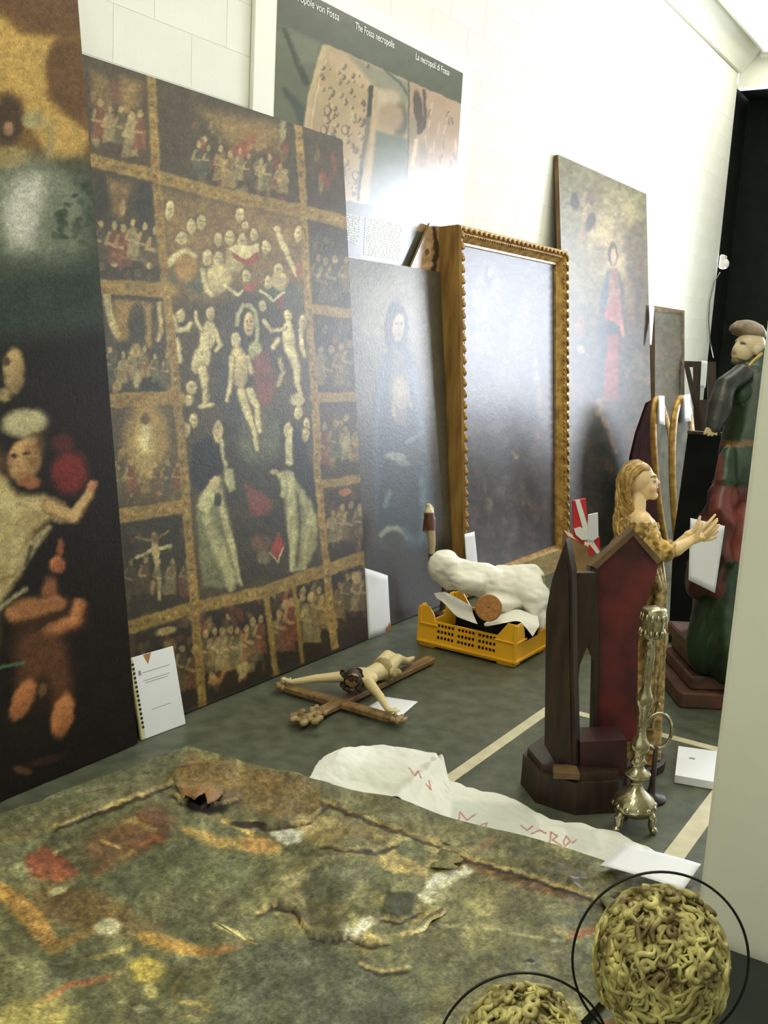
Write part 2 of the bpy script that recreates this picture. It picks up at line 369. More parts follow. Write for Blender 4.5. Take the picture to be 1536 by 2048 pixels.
# window: frame, mullions, glass; daylight comes through it
wf = MB()
for yy in (y0, (y0+y1)/2, y1): wf.box((FARX+.05, yy, (z0+z1)/2), (.06, .05, z1-z0+.05), None, .005)
for zz in (z0, (z0+z1)/2, z1): wf.box((FARX+.05, (y0+y1)/2, zz), (.05, y1-y0+.05, .05), None, .005)
win = struct(wf.build('window_1', M['white']))
g, gnt, gb, gl = nodes('window_glass'); gnt.nodes.remove(gb)
tr = gnt.nodes.new('ShaderNodeBsdfTransparent'); gg = gnt.nodes.new('ShaderNodeBsdfGlossy'); gg.inputs['Roughness'].default_value = .02; mx = gnt.nodes.new('ShaderNodeMixShader'); mx.inputs[0].default_value = .06
gl.new(tr.outputs[0], mx.inputs[1]); gl.new(gg.outputs[0], mx.inputs[2]); gl.new(mx.outputs[0], gnt.nodes['Material Output'].inputs[0]); M['glass'] = g
ym, zm = (y0+y1)/2, (z0+z1)/2
for ya, yb_ in ((y0, ym), (ym, y1)):
    for za, zb_ in ((z0, zm), (zm, z1)):
        p = MB(); p.box((FARX+.05, (ya+yb_)/2, (za+zb_)/2), (.006, yb_-ya-.05, zb_-za-.05)); p.build('pane', g, win)
pl = bpy.data.lights.new('window_portal', 'AREA'); pl.shape = 'RECTANGLE'; pl.size = y1-y0; pl.size_y = z1-z0; pl.cycles.is_portal = True
po_ = bpy.data.objects.new('window_portal', pl); COL.objects.link(po_); po_.location = (FARX+.14, ym, zm); po_.rotation_euler = (0, math.radians(90), 0); po_.rotation_euler = Matrix(((0, 0, 1), (-1, 0, 0), (0, -1, 0))).to_euler()
# white painted concrete blocks of the long wall (0.4 x 0.2 m courses)
bw, bh, bt = .4, .2, .0010
def block_mesh():
    v = MB(); hx, hz, c = bw/2-.0006, bh/2-.0006, .0012
    f = [(-hx, 0, -hz), (hx, 0, -hz), (hx, 0, hz), (-hx, 0, hz)]; g_ = [(-hx+c, -bt, -hz+c), (hx-c, -bt, -hz+c), (hx-c, -bt, hz-c), (-hx+c, -bt, hz-c)]
    v.add(f+g_, [(4, 5, 6, 7), (0, 1, 5, 4), (1, 2, 6, 5), (2, 3, 7, 6), (3, 0, 4, 7)]); return v
o0 = block_mesh().build('block', M['wall']); bme = o0.data; bpy.data.objects.remove(o0)
spots = []
for r in range(22):
    z = .1+.2*r
    if z+.1 > 4.29: continue
    for i in range(-8, 29):
        x = .07+.4*i+(.2 if r % 2 else 0)
        if x-.2 < X0 or x+.2 > FARX: continue
        px, py = project(V(x, WALLY, z)); inside = (150 < px < 1500 and -30 < py < 760 and x > 1.5)
        spots.append((0 if inside else 1, x, z))
spots.sort(key=lambda q: (q[0], q[1]+.2*abs(q[2]-2.6)))
wyf = WALLY+.0035
for q, x, z in spots[:300]:
    o = bpy.data.objects.new('block', bme); COL.objects.link(o); o.parent = wall_back; o.location = (x, wyf, z)
rest = MB(); tm = block_mesh(); tv = tm.v[0]
for q, x, z in spots[300:]: rest.add(tv+V(x, wyf, z), tm.f)
ro = rest.build('blocks', M['wall'], wall_back); ro['kind'] = 'stuff'
# pillar at the right
b = MB(); b.box((2.42+.3, .525-.35, CEILZ/2), (.6, .7, CEILZ), None, .01); struct(b.build('wall_pillar', M['pillar']))
# marking tape on the floor
for nm, lb, c, sz in (('floor_tape', 'cream tape strip on the dark floor running from the tissue to behind the niche', (3.14, 1.495, .001), (1.32, .045, .002)),
                      ('floor_tape', 'short cream tape strip on the floor above the white pad', (3.775, 1.06, .001), (.045, .82, .002)),
                      ('floor_tape', 'pale tape strip on the floor leading from the paper sheet to the pillar', (3.14, .705, .001), (1.2, .06, .002))):
    b = MB(); b.box(c, sz); tag(b.build(nm, M['tape'], loc=c), lb, 'tape', 'floor marking tapes')
# ceiling lamps
def ceiling_lamp(x, y, lx, ly, lb, m='lamp'):
    t = thing('ceiling_lamp', lb, 'lamp', (x, y, CEILZ), 'ceiling lamps')
    z = CEILZ-.05; f = MB(); w = .03
    f.box((x-lx/2, y, z), (w, ly+w, .1), None, .004); f.box((x+lx/2, y, z), (w, ly+w, .1), None, .004); f.box((x, y-ly/2, z), (lx-w, w, .1), None, .004); f.box((x, y+ly/2, z), (lx-w, w, .1), None, .004)
    f.build('housing', M['white'], t)
    d = MB(); d.box((x, y, z-.02), (lx-w-.002, ly-w-.002, .012)); d.build('diffuser', M[m], t)
ceiling_lamp(9.35, 2.36, 2.8, .60, 'bright white ceiling light panel near the far corner', 'lamp2')
for x, lb in ((-.8, 'white ceiling light panel behind the viewer'), (2.0, 'white ceiling light panel above the torn canvas'), (4.8, 'white ceiling light panel above the yellow crate'), (7.3, 'white ceiling light panel above the oval frames')):
    ceiling_lamp(x, .9, 1.7, .6, lb, 'lamp' if x < 3 else 'lamp3')
# ------------------------------------------------------------------ pictures leaning on the block wall
FL = (178, 152, 100); CR = (184, 172, 128); GO = (140, 104, 48); DK = (48, 42, 28); RD = (132, 46, 34)
# 1: dark oil with nude children (nearest, left)
P = lean_grid(.75, 2.42, 2.513, .124, 3.02, 190, 700)
p = Paint(P, (30, 26, 17), 1.2)
p.po([(-400, -200), (300, -200), (300, 330), (-400, 330)], (116, 86, 38), 60)
p.po([(-60, -60), (170, -60), (165, 60), (120, 72), (60, 60), (0, 20)], (100, 70, 36), 20)
p.po([(-220, 90), (-130, 10), (-60, 20), (0, 30), (40, 70), (118, 74), (100, 105), (90, 150), (95, 200), (178, 268), (165, 312), (100, 322), (60, 250), (40, 190), (-60, 175), (-150, 220)], (182, 146, 66), 14)
p.e(140, 155, 42, 80, (98, 68, 34), -15, .4); p.e(18, 240, 28, 52, (70, 54, 34), 0, .6); p.e(17, 258, 10, 14, (150, 112, 80), 0, .6)
p.po([(-80, 300), (200, 330), (215, 720), (-80, 720)], (82, 90, 70), 60, .95)
p.e(65, 240, 22, 18, (160, 148, 98), 0, .5); p.st([(82, 235), (105, 262), (100, 305)], 12, (158, 138, 88), 8); p.e(20, 315, 40, 22, (150, 130, 72), 0, .6)
p.e(60, 420, 85, 95, (128, 132, 110), 0, .9); p.e(50, 420, 38, 70, (178, 176, 160), 10, .9); p.e(120, 470, 40, 90, (110, 116, 92), 0, .9)
p.po([(-80, 540), (210, 520), (230, 760), (-80, 780)], (44, 54, 44), 70)
p.sp(105, 190, 365, 490, 34, [(54, 68, 48), (44, 58, 42)], (5, 11), .8, .8, 3)
p.po([(-80, 690), (235, 660), (330, 1700), (-80, 1700)], (28, 24, 16), 50)
p.po([(60, 800), (250, 790), (320, 1600), (150, 1650)], (30, 22, 15), 80, .8)
p.e(28, 742, 22, 46, (158, 132, 80), 0, .4, 1, .3); p.e(12, 722, 8, 9, (80, 62, 36), 0, .6); p.e(8, 790, 14, 14, (150, 130, 80), 0, .7)
p.e(48, 845, 46, 28, (172, 162, 118), -8, .5); p.e(48, 922, 33, 46, (176, 136, 78), 8, .35, 1, .25)
p.e(52, 906, 8, 4, (70, 46, 28), 0, .5); p.e(28, 912, 5, 4, (70, 46, 28), 0, .5); p.e(38, 930, 6, 9, (140, 96, 54), 0, .6); p.e(42, 946, 10, 4, (150, 70, 44), 0, .5); p.e(58, 965, 22, 12, (150, 92, 50), 0, .7)
p.e(70, 900, 18, 40, (120, 86, 46), 10, .9, .6); p.e(34, 935, 16, 14, (196, 158, 100), 0, .9, .6); p.e(60, 880, 14, 10, (196, 162, 104), 0, .9, .5); p.e(125, 885, 22, 17, (84, 34, 22), 0, .9); p.e(140, 945, 36, 42, (112, 36, 24), 0, .7)
p.e(-60, 1090, 50, 130, (150, 126, 78), 10, .7); p.e(-40, 1290, 34, 90, (120, 84, 46), 12, .8); p.e(-70, 1450, 26, 80, (120, 80, 42), -6, .8); p.e(-45, 930, 60, 40, (96, 66, 36), 0, .9); p.po([(-62, 950), (-30, 936), (10, 955), (35, 988), (90, 988), (128, 1006), (152, 1040), (120, 1046), (100, 1038), (72, 1062), (42, 1150), (0, 1205), (-40, 1225), (-78, 1180), (-90, 1060)], (180, 160, 102), 14)
p.e(60, 1040, 30, 14, (150, 126, 76), -30, .8, .6); p.e(20, 1080, 18, 50, (164, 146, 94), 10, .8, .5); p.e(14, 1010, 26, 22, (200, 182, 126), 10, .9, .6); p.e(60, 1010, 22, 12, (196, 172, 116), 0, .9, .6); p.st([(90, 1045), (60, 1070), (45, 1120)], 12, (110, 86, 48), 12, .6); p.st([(0, 1165), (30, 1150), (60, 1100)], 8, (120, 98, 58), 8, .6); p.e(0, 1120, 24, 40, (150, 130, 82), 0, .9, .5)
p.st([(98, 1012), (146, 1034), (172, 995), (187, 968)], [30, 24, 18, 13], (180, 146, 92), 6, 1, 1); p.e(184, 972, 9, 13, (170, 118, 74), 20, .5)
p.st([(40, 1125), (70, 1085), (98, 1055)], [26, 22, 10], (158, 142, 96), 8); p.st([(62, 1095), (52, 1130)], 8, (70, 72, 46), 5); p.st([(-20, 1232), (20, 1200), (50, 1178)], 10, (140, 132, 90), 6)
p.e(120, 1095, 8, 18, (132, 74, 42), 0, .6); p.e(116, 1130, 16, 18, (162, 96, 50), 0, .5, 1, .3); p.e(100, 1188, 16, 34, (138, 84, 46), 0, .9); p.e(95, 1235, 70, 40, (70, 44, 26), 0, .9, .8); p.e(90, 1330, 60, 90, (48, 32, 20), 0, .9, .8)
p.st([(25, 1228), (60, 1222), (112, 1205)], [30, 28, 22], (172, 116, 62), 12, 1, 1); p.e(112, 1206, 20, 16, (150, 96, 52), 0, .8); p.st([(158, 1210), (150, 1240), (110, 1258), (82, 1278)], [24, 26, 26, 32], (172, 110, 56), 12, 1, 1)
p.e(75, 1300, 52, 46, (84, 52, 28), 0, .9, .8); p.st([(70, 1300), (55, 1360), (45, 1400)], [60, 46, 34], (96, 60, 32), 20, .8); p.st([(105, 1300), (122, 1370), (125, 1430)], [50, 44, 36], (96, 60, 32), 20, .8); p.e(60, 1215, 40, 18, (150, 98, 52), -5, .9); p.e(45, 1400, 20, 44, (172, 106, 54), 25, .45, 1, .3); p.e(125, 1432, 21, 46, (170, 106, 52), 14, .45, 1, .3); p.e(85, 1380, 8, 16, (96, 72, 40), 10, .6)
p.st([(-20, 1342), (25, 1330), (48, 1324)], 6, (78, 110, 76), 4); p.e(45, 1540, 20, 8, (88, 62, 36), 20, .8); p.e(90, 1520, 40, 8, (50, 36, 24), -15, .8)
p.noise(.12, 40, 5); p.noise(.16, 8, 25)
leaning_picture('oil_painting', 'very dark oil painting of nude children at the left edge', 'painting', .75, 2.42, 2.513, .124, 3.02, P, p.lin(.92), M['darkoil'], .03, 'darkwood')
# 2: large Rosary altarpiece with small scenes round a central group
P = lean_grid(2.05, 4.02, 2.582, .122, 2.39, 300, 640)
p = Paint(P, (66, 56, 36), .9)
tb = [(120, 300), (173, 319), (306, 350), (439, 389), (580, 416), (700, 446)]
LB = [(300, 140), (303, 165), (312, 350), (330, 560), (345, 700), (364, 896), (375, 1042), (390, 1225), (404, 1396), (406, 1420)]
RB = [(594, 235), (597, 256), (605, 373), (611, 519), (623, 714), (632, 812), (634, 933), (648, 1079), (661, 1225), (672, 1310)]
p.po([(314, 355), (604, 425), (632, 812), (648, 1142), (388, 1216), (364, 896), (340, 640)], (72, 64, 40), 6)
p.po([(318, 380), (606, 430), (615, 600), (500, 600), (340, 600)], (128, 102, 54), 30, .85)
# side scenes: dark grounds
for q, cc in (([(180, 130), (296, 165), (304, 335), (180, 308)], (74, 60, 36)), ([(318, 175), (590, 245), (598, 405), (322, 340)], (68, 58, 36)), ([(610, 255), (690, 285), (700, 430), (614, 410)], (66, 54, 34)),
              ([(188, 345), (306, 372), (326, 560), (196, 560)], (62, 54, 34)), ([(200, 600), (336, 605), (350, 775), (214, 780)], (70, 62, 40)), ([(218, 818), (360, 812), (368, 1000), (236, 1012)], (84, 72, 42)),
              ([(240, 1048), (372, 1030), (384, 1200), (262, 1236)], (50, 46, 28)), ([(268, 1270), (390, 1235), (400, 1410), (280, 1450)], (46, 38, 24)),
              ([(622, 455), (695, 470), (700, 610), (628, 605)], (62, 56, 42)), ([(632, 635), (704, 640), (712, 782), (632, 785)], (62, 58, 46)), ([(640, 810), (715, 808), (725, 945), (645, 955)], (66, 58, 40)), ([(655, 985), (740, 970), (742, 1100), (660, 1125)], (50, 42, 28)),
              ([(398, 1232), (655, 1150), (735, 1128), (745, 1270), (410, 1410)], (46, 36, 22))): p.po(q, cc, 6)
tp = [(172, 146, 84), (136, 114, 68), (124, 76, 48), (104, 98, 66), (184, 164, 108)]
p.sp(185, 290, 150, 300, 22, tp, (5, 13), 1.9, .55, 11, .25); p.po([(180, 140), (215, 160), (225, 240), (200, 230)], (150, 118, 60), 16, .6)
p.po([(240, 150), (285, 165), (280, 215), (240, 225)], (150, 120, 64), 14, .6)
p.po([(395, 215), (560, 250), (565, 300), (470, 300)], (150, 120, 60), 24, .7); p.sp(385, 575, 235, 375, 70, tp+[(150, 60, 40)], (3, 9), 1.5, .6, 12, .22); p.e(485, 300, 14, 22, (150, 66, 40), 20, .6, .7)
p.sp(560, 572, 240, 380, 10, [(150, 146, 104)], (2, 5), 4, .7, 13); p.sp(625, 672, 290, 400, 10, [(150, 128, 74), (138, 62, 40)], (2, 6), 3, .6, 14)
p.po([(215, 355), (262, 365), (245, 440), (225, 430)], (140, 108, 54), 14, .7); p.e(203, 400, 14, 42, (46, 46, 32), 0, .5); p.e(290, 410, 18, 48, (44, 44, 32), 0, .5); p.e(246, 415, 6, 16, (158, 130, 80), 0, .6)
p.sp(200, 320, 440, 545, 26, tp[:4], (4, 9), 1.2, .5, 15, .12); p.st([(225, 510), (290, 520)], 7, (140, 134, 90), 5); p.e(228, 528, 7, 6, (180, 160, 118), 0, .6); p.e(300, 532, 6, 8, (168, 146, 100), 0, .6)
p.st([(212, 590), (222, 640), (236, 670)], 15, (176, 160, 112), 5); p.po([(225, 598), (305, 605), (300, 625), (270, 630), (255, 680), (238, 680)], (150, 118, 58), 8, .8); p.e(276, 650, 20, 42, (60, 58, 40), 0, .5); p.st([(318, 608), (322, 660), (316, 680)], 9, (166, 146, 98), 5); p.st([(296, 620), (298, 690)], 12, (146, 116, 60), 6)
p.e(245, 705, 22, 20, (54, 54, 38), 0, .6); p.e(272, 700, 10, 14, (150, 128, 74), 0, .6); p.sp(215, 345, 700, 775, 24, tp, (4, 9), 1.4, .6, 16); p.e(275, 760, 8, 16, (160, 150, 112), 0, .6); p.e(302, 770, 22, 18, (46, 46, 34), 0, .6)
p.e(292, 880, 44, 76, (158, 130, 68), 0, .6, .9); p.e(290, 890, 22, 50, (178, 156, 96), 0, .7); p.e(290, 875, 9, 30, (198, 186, 140), 0, .6); p.e(290, 838, 9, 12, (96, 78, 46), 0, .5); p.sp(228, 365, 900, 1000, 26, tp, (4, 8), 1.4, .55, 17); p.e(298, 945, 14, 14, (168, 140, 76), 0, .6)
p.st([(274, 1116), (306, 1098), (340, 1094)], 8, (170, 158, 112), 3); p.st([(308, 1070), (311, 1100), (318, 1160), (319, 1198)], [8, 14, 8, 6], (164, 146, 98), 4); p.st([(272, 1074), (306, 1082), (338, 1062)], 4, (132, 112, 66), 3); p.e(310, 1078, 7, 9, (150, 118, 72), 0, .5)
p.e(305, 1175, 5, 14, (158, 118, 76), 0, .6); p.e(368, 1172, 12, 24, (100, 50, 38), 0, .6); p.sp(250, 375, 1060, 1200, 22, [(90, 80, 52), (110, 66, 42), (72, 74, 50)], (4, 9), 1.4, .5, 18)
p.sp(275, 395, 1240, 1330, 22, tp[:4], (4, 9), 1.5, .5, 19, -.25); p.e(332, 1262, 22, 8, (150, 132, 84), -15, .6); p.sp(280, 400, 1340, 1410, 16, tp[1:4], (4, 9), 1.5, .5, 20, -.2)
p.sp(630, 692, 470, 600, 22, [(118, 104, 66), (92, 88, 66), (84, 70, 46)], (3, 7), 2.2, .5, 21); p.sp(636, 705, 650, 775, 24, [(118, 104, 66), (100, 98, 78), (130, 80, 50)], (3, 7), 2.2, .5, 22); p.sp(645, 715, 820, 940, 32, tp, (3, 7), 1.6, .6, 23); p.e(690, 890, 8, 20, (146, 138, 100), 20, .6)
p.sp(660, 738, 990, 1100, 34, [(128, 92, 54), (96, 76, 46), (140, 120, 84), (150, 80, 44)], (3, 6), 2.0, .55, 24); p.e(690, 984, 14, 8, (150, 90, 44), -12, .6)
p.sp(400, 530, 1215, 1385, 60, tp+[(130, 66, 40)], (3, 8), 2.0, .6, 25, -.3); p.e(478, 1300, 16, 22, (162, 146, 96), 0, .6); p.e(486, 1335, 12, 20, (158, 142, 92), 0, .6); p.st([(420, 1365), (440, 1360), (455, 1330)], 10, (150, 104, 58), 6)
p.sp(545, 660, 1180, 1300, 56, tp+[(140, 70, 44)], (3, 7), 2.4, .6, 26, -.33); p.sp(670, 735, 1140, 1250, 20, tp[:4], (3, 7), 2, .5, 27, -.3); p.e(712, 1155, 10, 12, (150, 130, 88), -20, .6)
gf = np.random.default_rng(77)
def crowd(x0, x1, y0, h, n, sl=0.0, a=.75):
    for x in np.linspace(x0, x1, n): 
        rb = [(120, 72, 46), (96, 92, 64), (140, 116, 66), (84, 72, 48), (150, 136, 96), (74, 80, 66)][gf.integers(6)]; p.fig(x+gf.uniform(-3, 3), y0+sl*(x-x0)+gf.uniform(-8, 8), h*gf.uniform(.85, 1.15), (182, 156, 106), rb, gf.uniform(-6, 6), a)
crowd(200, 282, 205, 80, 5, .25); crowd(400, 560, 290, 62, 9, .2); crowd(205, 310, 440, 75, 6, .1); crowd(222, 335, 700, 62, 6, .02); crowd(240, 355, 930, 58, 6, -.05, .6); crowd(262, 372, 1125, 62, 5, -.1, .55)
crowd(636, 690, 510, 78, 4, .05, .5); crowd(642, 702, 690, 78, 4, 0, .5); crowd(650, 715, 850, 74, 4, -.05, .6); crowd(664, 735, 1020, 70, 5, -.2, .6)
crowd(412, 525, 1270, 78, 8, -.3, .7); crowd(556, 585, 1215, 88, 3, -.3, .7); crowd(605, 655, 1195, 84, 4, -.35, .7); crowd(678, 735, 1160, 72, 4, -.35, .55); crowd(345, 390, 1300, 72, 3, -.2, .6)
# central group
p.e(500, 690, 85, 110, (66, 62, 46), 0, .5); p.po([(430, 840), (600, 840), (640, 1140), (470, 1180)], (54, 50, 34), 20)
p.e(405, 560, 40, 30, (88, 90, 66), 10, .6); p.e(565, 590, 40, 28, (76, 84, 66), 0, .6); p.e(340, 560, 14, 26, (96, 92, 62), 0, .6); p.sp(345, 600, 400, 470, 26, [(150, 122, 66), (104, 86, 48), (140, 108, 60)], (6, 14), 1.2, .5, 28, .12)
hd = [(339, 420, 9, 20), (383, 452, 9, 16), (403, 444, 9, 16), (364, 476, 12, 13), (415, 515, 10, 16), (437, 519, 10, 15), (479, 430, 9, 14), (490, 451, 7, 8), (459, 476, 10, 15), (484, 482, 9, 15), (508, 470, 8, 14), (532, 494, 8, 14), (597, 468, 8, 18), (493, 552, 9, 13), (537, 565, 8, 14), (557, 540, 9, 14), (361, 632, 9, 14), (421, 627, 9, 14), (576, 632, 8, 14), (605, 645, 7, 16), (525, 612, 8, 12), (388, 842, 9, 14), (597, 826, 8, 14), (613, 850, 7, 13), (383, 775, 11, 13), (412, 790, 8, 12), (436, 480, 8, 14), (610, 870, 8, 14), (372, 860, 9, 14), (378, 800, 9, 12)]
for x, y, a_, c_ in hd:
    p.e(x, y-c_*.45, a_*1.25, c_*.8, (96, 76, 44), 0, .5, .8); p.e(x, y, a_, c_, CR, 0, .4, .95, .2); p.e(x+a_*.1, y-c_*.12, a_*.7, c_*.12, (136, 108, 70), 0, .9, .6); p.e(x, y+c_*.45, a_*.35, c_*.1, (150, 104, 72), 0, .9, .6)
p.st([(338, 528), (350, 512), (374, 503), (388, 514)], 15, CR, 5, 1, 1); p.e(373, 536, 23, 27, (152, 118, 52), 0, .4); p.e(436, 558, 26, 30, (176, 162, 116), 20, .4, 1, .2); p.st([(405, 540), (412, 580), (425, 590)], 11, CR, 5, 1, 1); p.e(470, 520, 18, 26, (164, 152, 106), 0, .6)
p.po([(453, 498), (470, 490), (500, 492), (518, 486), (518, 503), (492, 519), (463, 503)], (194, 182, 138), 3); p.po([(463, 504), (492, 519), (514, 503), (521, 515), (502, 532), (486, 528), (468, 516)], (136, 64, 46), 3)
p.st([(553, 458), (570, 500), (582, 525), (592, 552)], [12, 13, 10, 6], CR, 4, 1, 1); p.e(560, 562, 16, 20, (178, 162, 116), 0, .5); p.st([(450, 570), (475, 590), (484, 583)], 6, (190, 180, 138), 2); p.st([(521, 581), (547, 603), (566, 586)], 6, (190, 180, 138), 2); p.po([(549, 604), (567, 588), (568, 605), (556, 618)], (128, 64, 54), 3); p.e(500, 575, 14, 8, (148, 70, 56), -20, .6); p.e(600, 540, 8, 16, (140, 84, 58), 0, .6)
p.e(496, 655, 25, 50, (58, 56, 42), 0, .4); p.st([(474, 650), (476, 628), (486, 611), (500, 610), (510, 626), (515, 656), (513, 690)], 8, (164, 164, 120), 4); p.e(498, 648, 11, 24, (192, 168, 122), 0, .35, 1, .2); p.e(494, 643, 3, 2, (90, 66, 46)); p.e(503, 643, 3, 2, (90, 66, 46)); p.e(499, 662, 4, 2, (150, 84, 66))
p.e(509, 702, 14, 20, (158, 158, 112), 0, .5); p.po([(505, 715), (535, 700), (552, 760), (545, 800), (520, 810), (508, 770)], (112, 62, 48), 8); p.po([(445, 700), (470, 720), (470, 780), (500, 830), (460, 850), (430, 800)], (58, 62, 54), 12); p.e(520, 875, 45, 60, (82, 86, 64), 0, .5)
p.e(472, 680, 10, 15, CR, 0, .35, 1, .2); p.e(478, 735, 18, 42, (190, 172, 124), -5, .35, 1, .2); p.st([(463, 715), (461, 765), (454, 802)], [12, 9, 6], CR, 4, 1, 1); p.st([(494, 715), (503, 745)], 9, CR, 4, 1, 1); p.st([(482, 785), (500, 838), (508, 862), (515, 898)], [20, 16, 11, 7], CR, 4, 1, 1); p.st([(500, 782), (514, 815), (520, 862)], [18, 14, 8], CR, 4, 1, 1)
p.e(416, 672, 16, 30, CR, 8, .35, 1, .25); p.e(402, 720, 19, 30, CR, 15, .35, 1, .25); p.st([(404, 740), (410, 780), (408, 808)], [22, 13, 8], CR, 4, 1, 1); p.st([(430, 660), (440, 690), (432, 700)], 9, CR, 4, 1, 1); p.st([(402, 660), (392, 640), (392, 625)], 8, CR, 4, 1, 1)
p.st([(346, 632), (352, 662), (374, 658), (380, 648)], 10, CR, 5, 1, 1); p.st([(352, 680), (358, 700), (360, 722)], 10, CR, 5, 1, 1); p.st([(400, 812), (425, 810)], 8, CR, 4, 1, 1)
p.e(578, 676, 13, 34, CR, -5, .35, 1, .25); p.st([(570, 655), (545, 662), (528, 642)], 9, CR, 4, 1, 1); p.st([(580, 700), (593, 735), (594, 765), (604, 800)], [24, 17, 11, 8], CR, 4, 1, 1); p.e(594, 800, 14, 14, CR, 0, .5); p.st([(602, 660), (603, 695), (608, 710)], 9, CR, 4, 1, 1); p.st([(545, 695), (556, 680)], 10, CR, 5, 1, 1); p.st([(560, 720), (566, 745), (555, 770)], 8, (172, 152, 108), 5)
# kneeling saints
p.po([(385, 890), (418, 872), (445, 900), (450, 935), (430, 960), (400, 990), (378, 960)], (36, 40, 38), 8); p.e(436, 862, 10, 22, (184, 166, 120), 0, .4); p.st([(443, 880), (446, 915), (452, 930)], 8, (170, 164, 122), 4)
p.po([(392, 1010), (402, 985), (428, 955), (441, 950), (448, 985), (462, 1050), (474, 1110), (482, 1165), (470, 1178), (440, 1175), (405, 1175), (395, 1080)], (112, 112, 80), 8)
p.po([(394, 1015), (405, 985), (430, 956), (440, 965), (430, 1000), (415, 1030)], (170, 168, 126), 6); p.st([(436, 985), (452, 1050), (468, 1110), (482, 1170)], [14, 12, 10, 6], (164, 160, 118), 5); p.st([(415, 1040), (440, 1100), (458, 1150), (462, 1175)], [20, 26, 22, 14], (160, 156, 114), 10); p.e(428, 965, 9, 14, (188, 168, 124), 25, .5); p.po([(448, 930), (466, 940), (472, 980), (458, 985), (446, 955)], (160, 158, 118), 6); p.e(436, 1000, 8, 14, (56, 56, 44), 0, .5)
p.po([(560, 850), (600, 860), (632, 960), (640, 1040), (612, 1000), (590, 950), (568, 900)], (40, 42, 38), 8); p.e(577, 862, 9, 18, (186, 170, 126), 0, .4); p.st([(577, 880), (578, 925)], 15, (178, 174, 136), 4)
p.po([(553, 944), (580, 940), (598, 970), (622, 1000), (636, 1040), (634, 1090), (612, 1140), (588, 1145), (575, 1060), (566, 985)], (132, 130, 92), 7); p.st([(582, 950), (584, 1050), (584, 1140)], [14, 16, 10], (166, 162, 122), 5); p.st([(604, 985), (618, 1040), (606, 1135)], [10, 12, 10], (160, 156, 116), 5); p.st([(596, 990), (600, 1060), (594, 1130)], 5, (84, 82, 56), 4); p.st([(622, 1020), (630, 1060)], 8, (156, 152, 112), 4); p.st([(553, 945), (568, 955), (566, 990)], 9, (164, 160, 120), 4); p.e(549, 945, 9, 5, (176, 150, 110), 0, .5)
p.po([(489, 964), (548, 1003), (535, 1032), (502, 1032)], (108, 58, 48), 5); p.po([(557, 1062), (567, 1090), (557, 1122), (541, 1104)], (138, 50, 40), 3); p.st([(541, 1106), (557, 1123), (566, 1095)], 3, (190, 172, 120), 2); p.e(522, 1085, 20, 18, (96, 70, 48), 0, .6); p.e(528, 1115, 14, 14, (110, 104, 76), 0, .6)
# gilt bands
g1 = (136, 112, 50)
p.st(tb, 26, g1, 4); p.st(LB, [18]*10, g1, 4); p.st(RB, [15]*10, (140, 116, 54), 3)
for q, w_ in (([(185, 560), (197, 572), (337, 580)], 30), ([(216, 802), (357, 796)], 30), ([(232, 1033), (366, 1012)], 28), ([(255, 1256), (382, 1217), (528, 1184), (648, 1141), (735, 1112)], 25), ([(622, 618), (702, 627)], 19), ([(628, 796), (716, 793)], 19), ([(640, 970), (740, 954)], 17), ([(532, 1188), (552, 1350)], 12), ([(588, 1170), (606, 1330)], 8)): p.st(q, w_, g1, 4)
for q in (tb, LB, RB, [(197, 575), (337, 582)], [(216, 801), (357, 795)], [(236, 1032), (366, 1012)], [(262, 1254), (382, 1217), (528, 1184), (648, 1141), (735, 1112)]):
    q = np.array(q, float)
    for i in range(len(q)-1):
        n_ = max(2, int(np.hypot(*(q[i+1]-q[i]))/9))
        for t_ in np.linspace(0, 1, n_, endpoint=False):
            x, y = q[i]*(1-t_)+q[i+1]*t_; p.e(x+rng.uniform(-3, 3), y+rng.uniform(-5, 5), 4, 3, [(164, 138, 74), (98, 78, 34), (140, 84, 42)][rng.integers(3)], rng.uniform(0, 180), .8, .75)
p.st([(250, 1470), (410, 1418), (745, 1272)], 10, (40, 30, 20), 4)
p.noise(.14, 26, 8); p.noise(.2, 5, 28); p.noise(.14, 11, 29); p.c *= np.array([1.14, 1.12, 1.02])
leaning_picture('altarpiece_painting', 'large dark altarpiece divided by gilt bands into small scenes around a central Madonna', 'painting', 2.05, 4.02, 2.582, .122, 2.39, P, p.lin(.76), M['varnish'], .03, 'darkwood')
# 3: standing Virgin in blue mantle
P = lean_grid(3.86, 4.985, 2.628, .1226, 1.856, 190, 330)
p = Paint(P, (104, 98, 78), .9)
p.po([(640, 500), (900, 540), (900, 700), (640, 680)], (112, 106, 86), 40); p.e(793, 640, 70, 85, (138, 132, 108), 0, .9)
p.po([(640, 850), (940, 850), (960, 1290), (640, 1290)], (66, 60, 48), 120); p.e(792, 660, 24, 58, (58, 62, 58), 0, .3); p.e(797, 655, 12, 27, (176, 158, 128), 5, .35, 1, .15)
p.e(793, 648, 3, 2, (84, 74, 62)); p.e(802, 648, 3, 2, (84, 74, 62)); p.e(799, 668, 4, 2, (140, 96, 84)); p.e(790, 640, 45, 55, (150, 140, 108), 0, .12, .12)
p.po([(780, 690), (815, 690), (838, 740), (850, 820), (858, 920), (868, 1010), (868, 1100), (762, 1110), (748, 1000), (742, 880), (748, 790), (765, 725)], (70, 84, 92), 10)
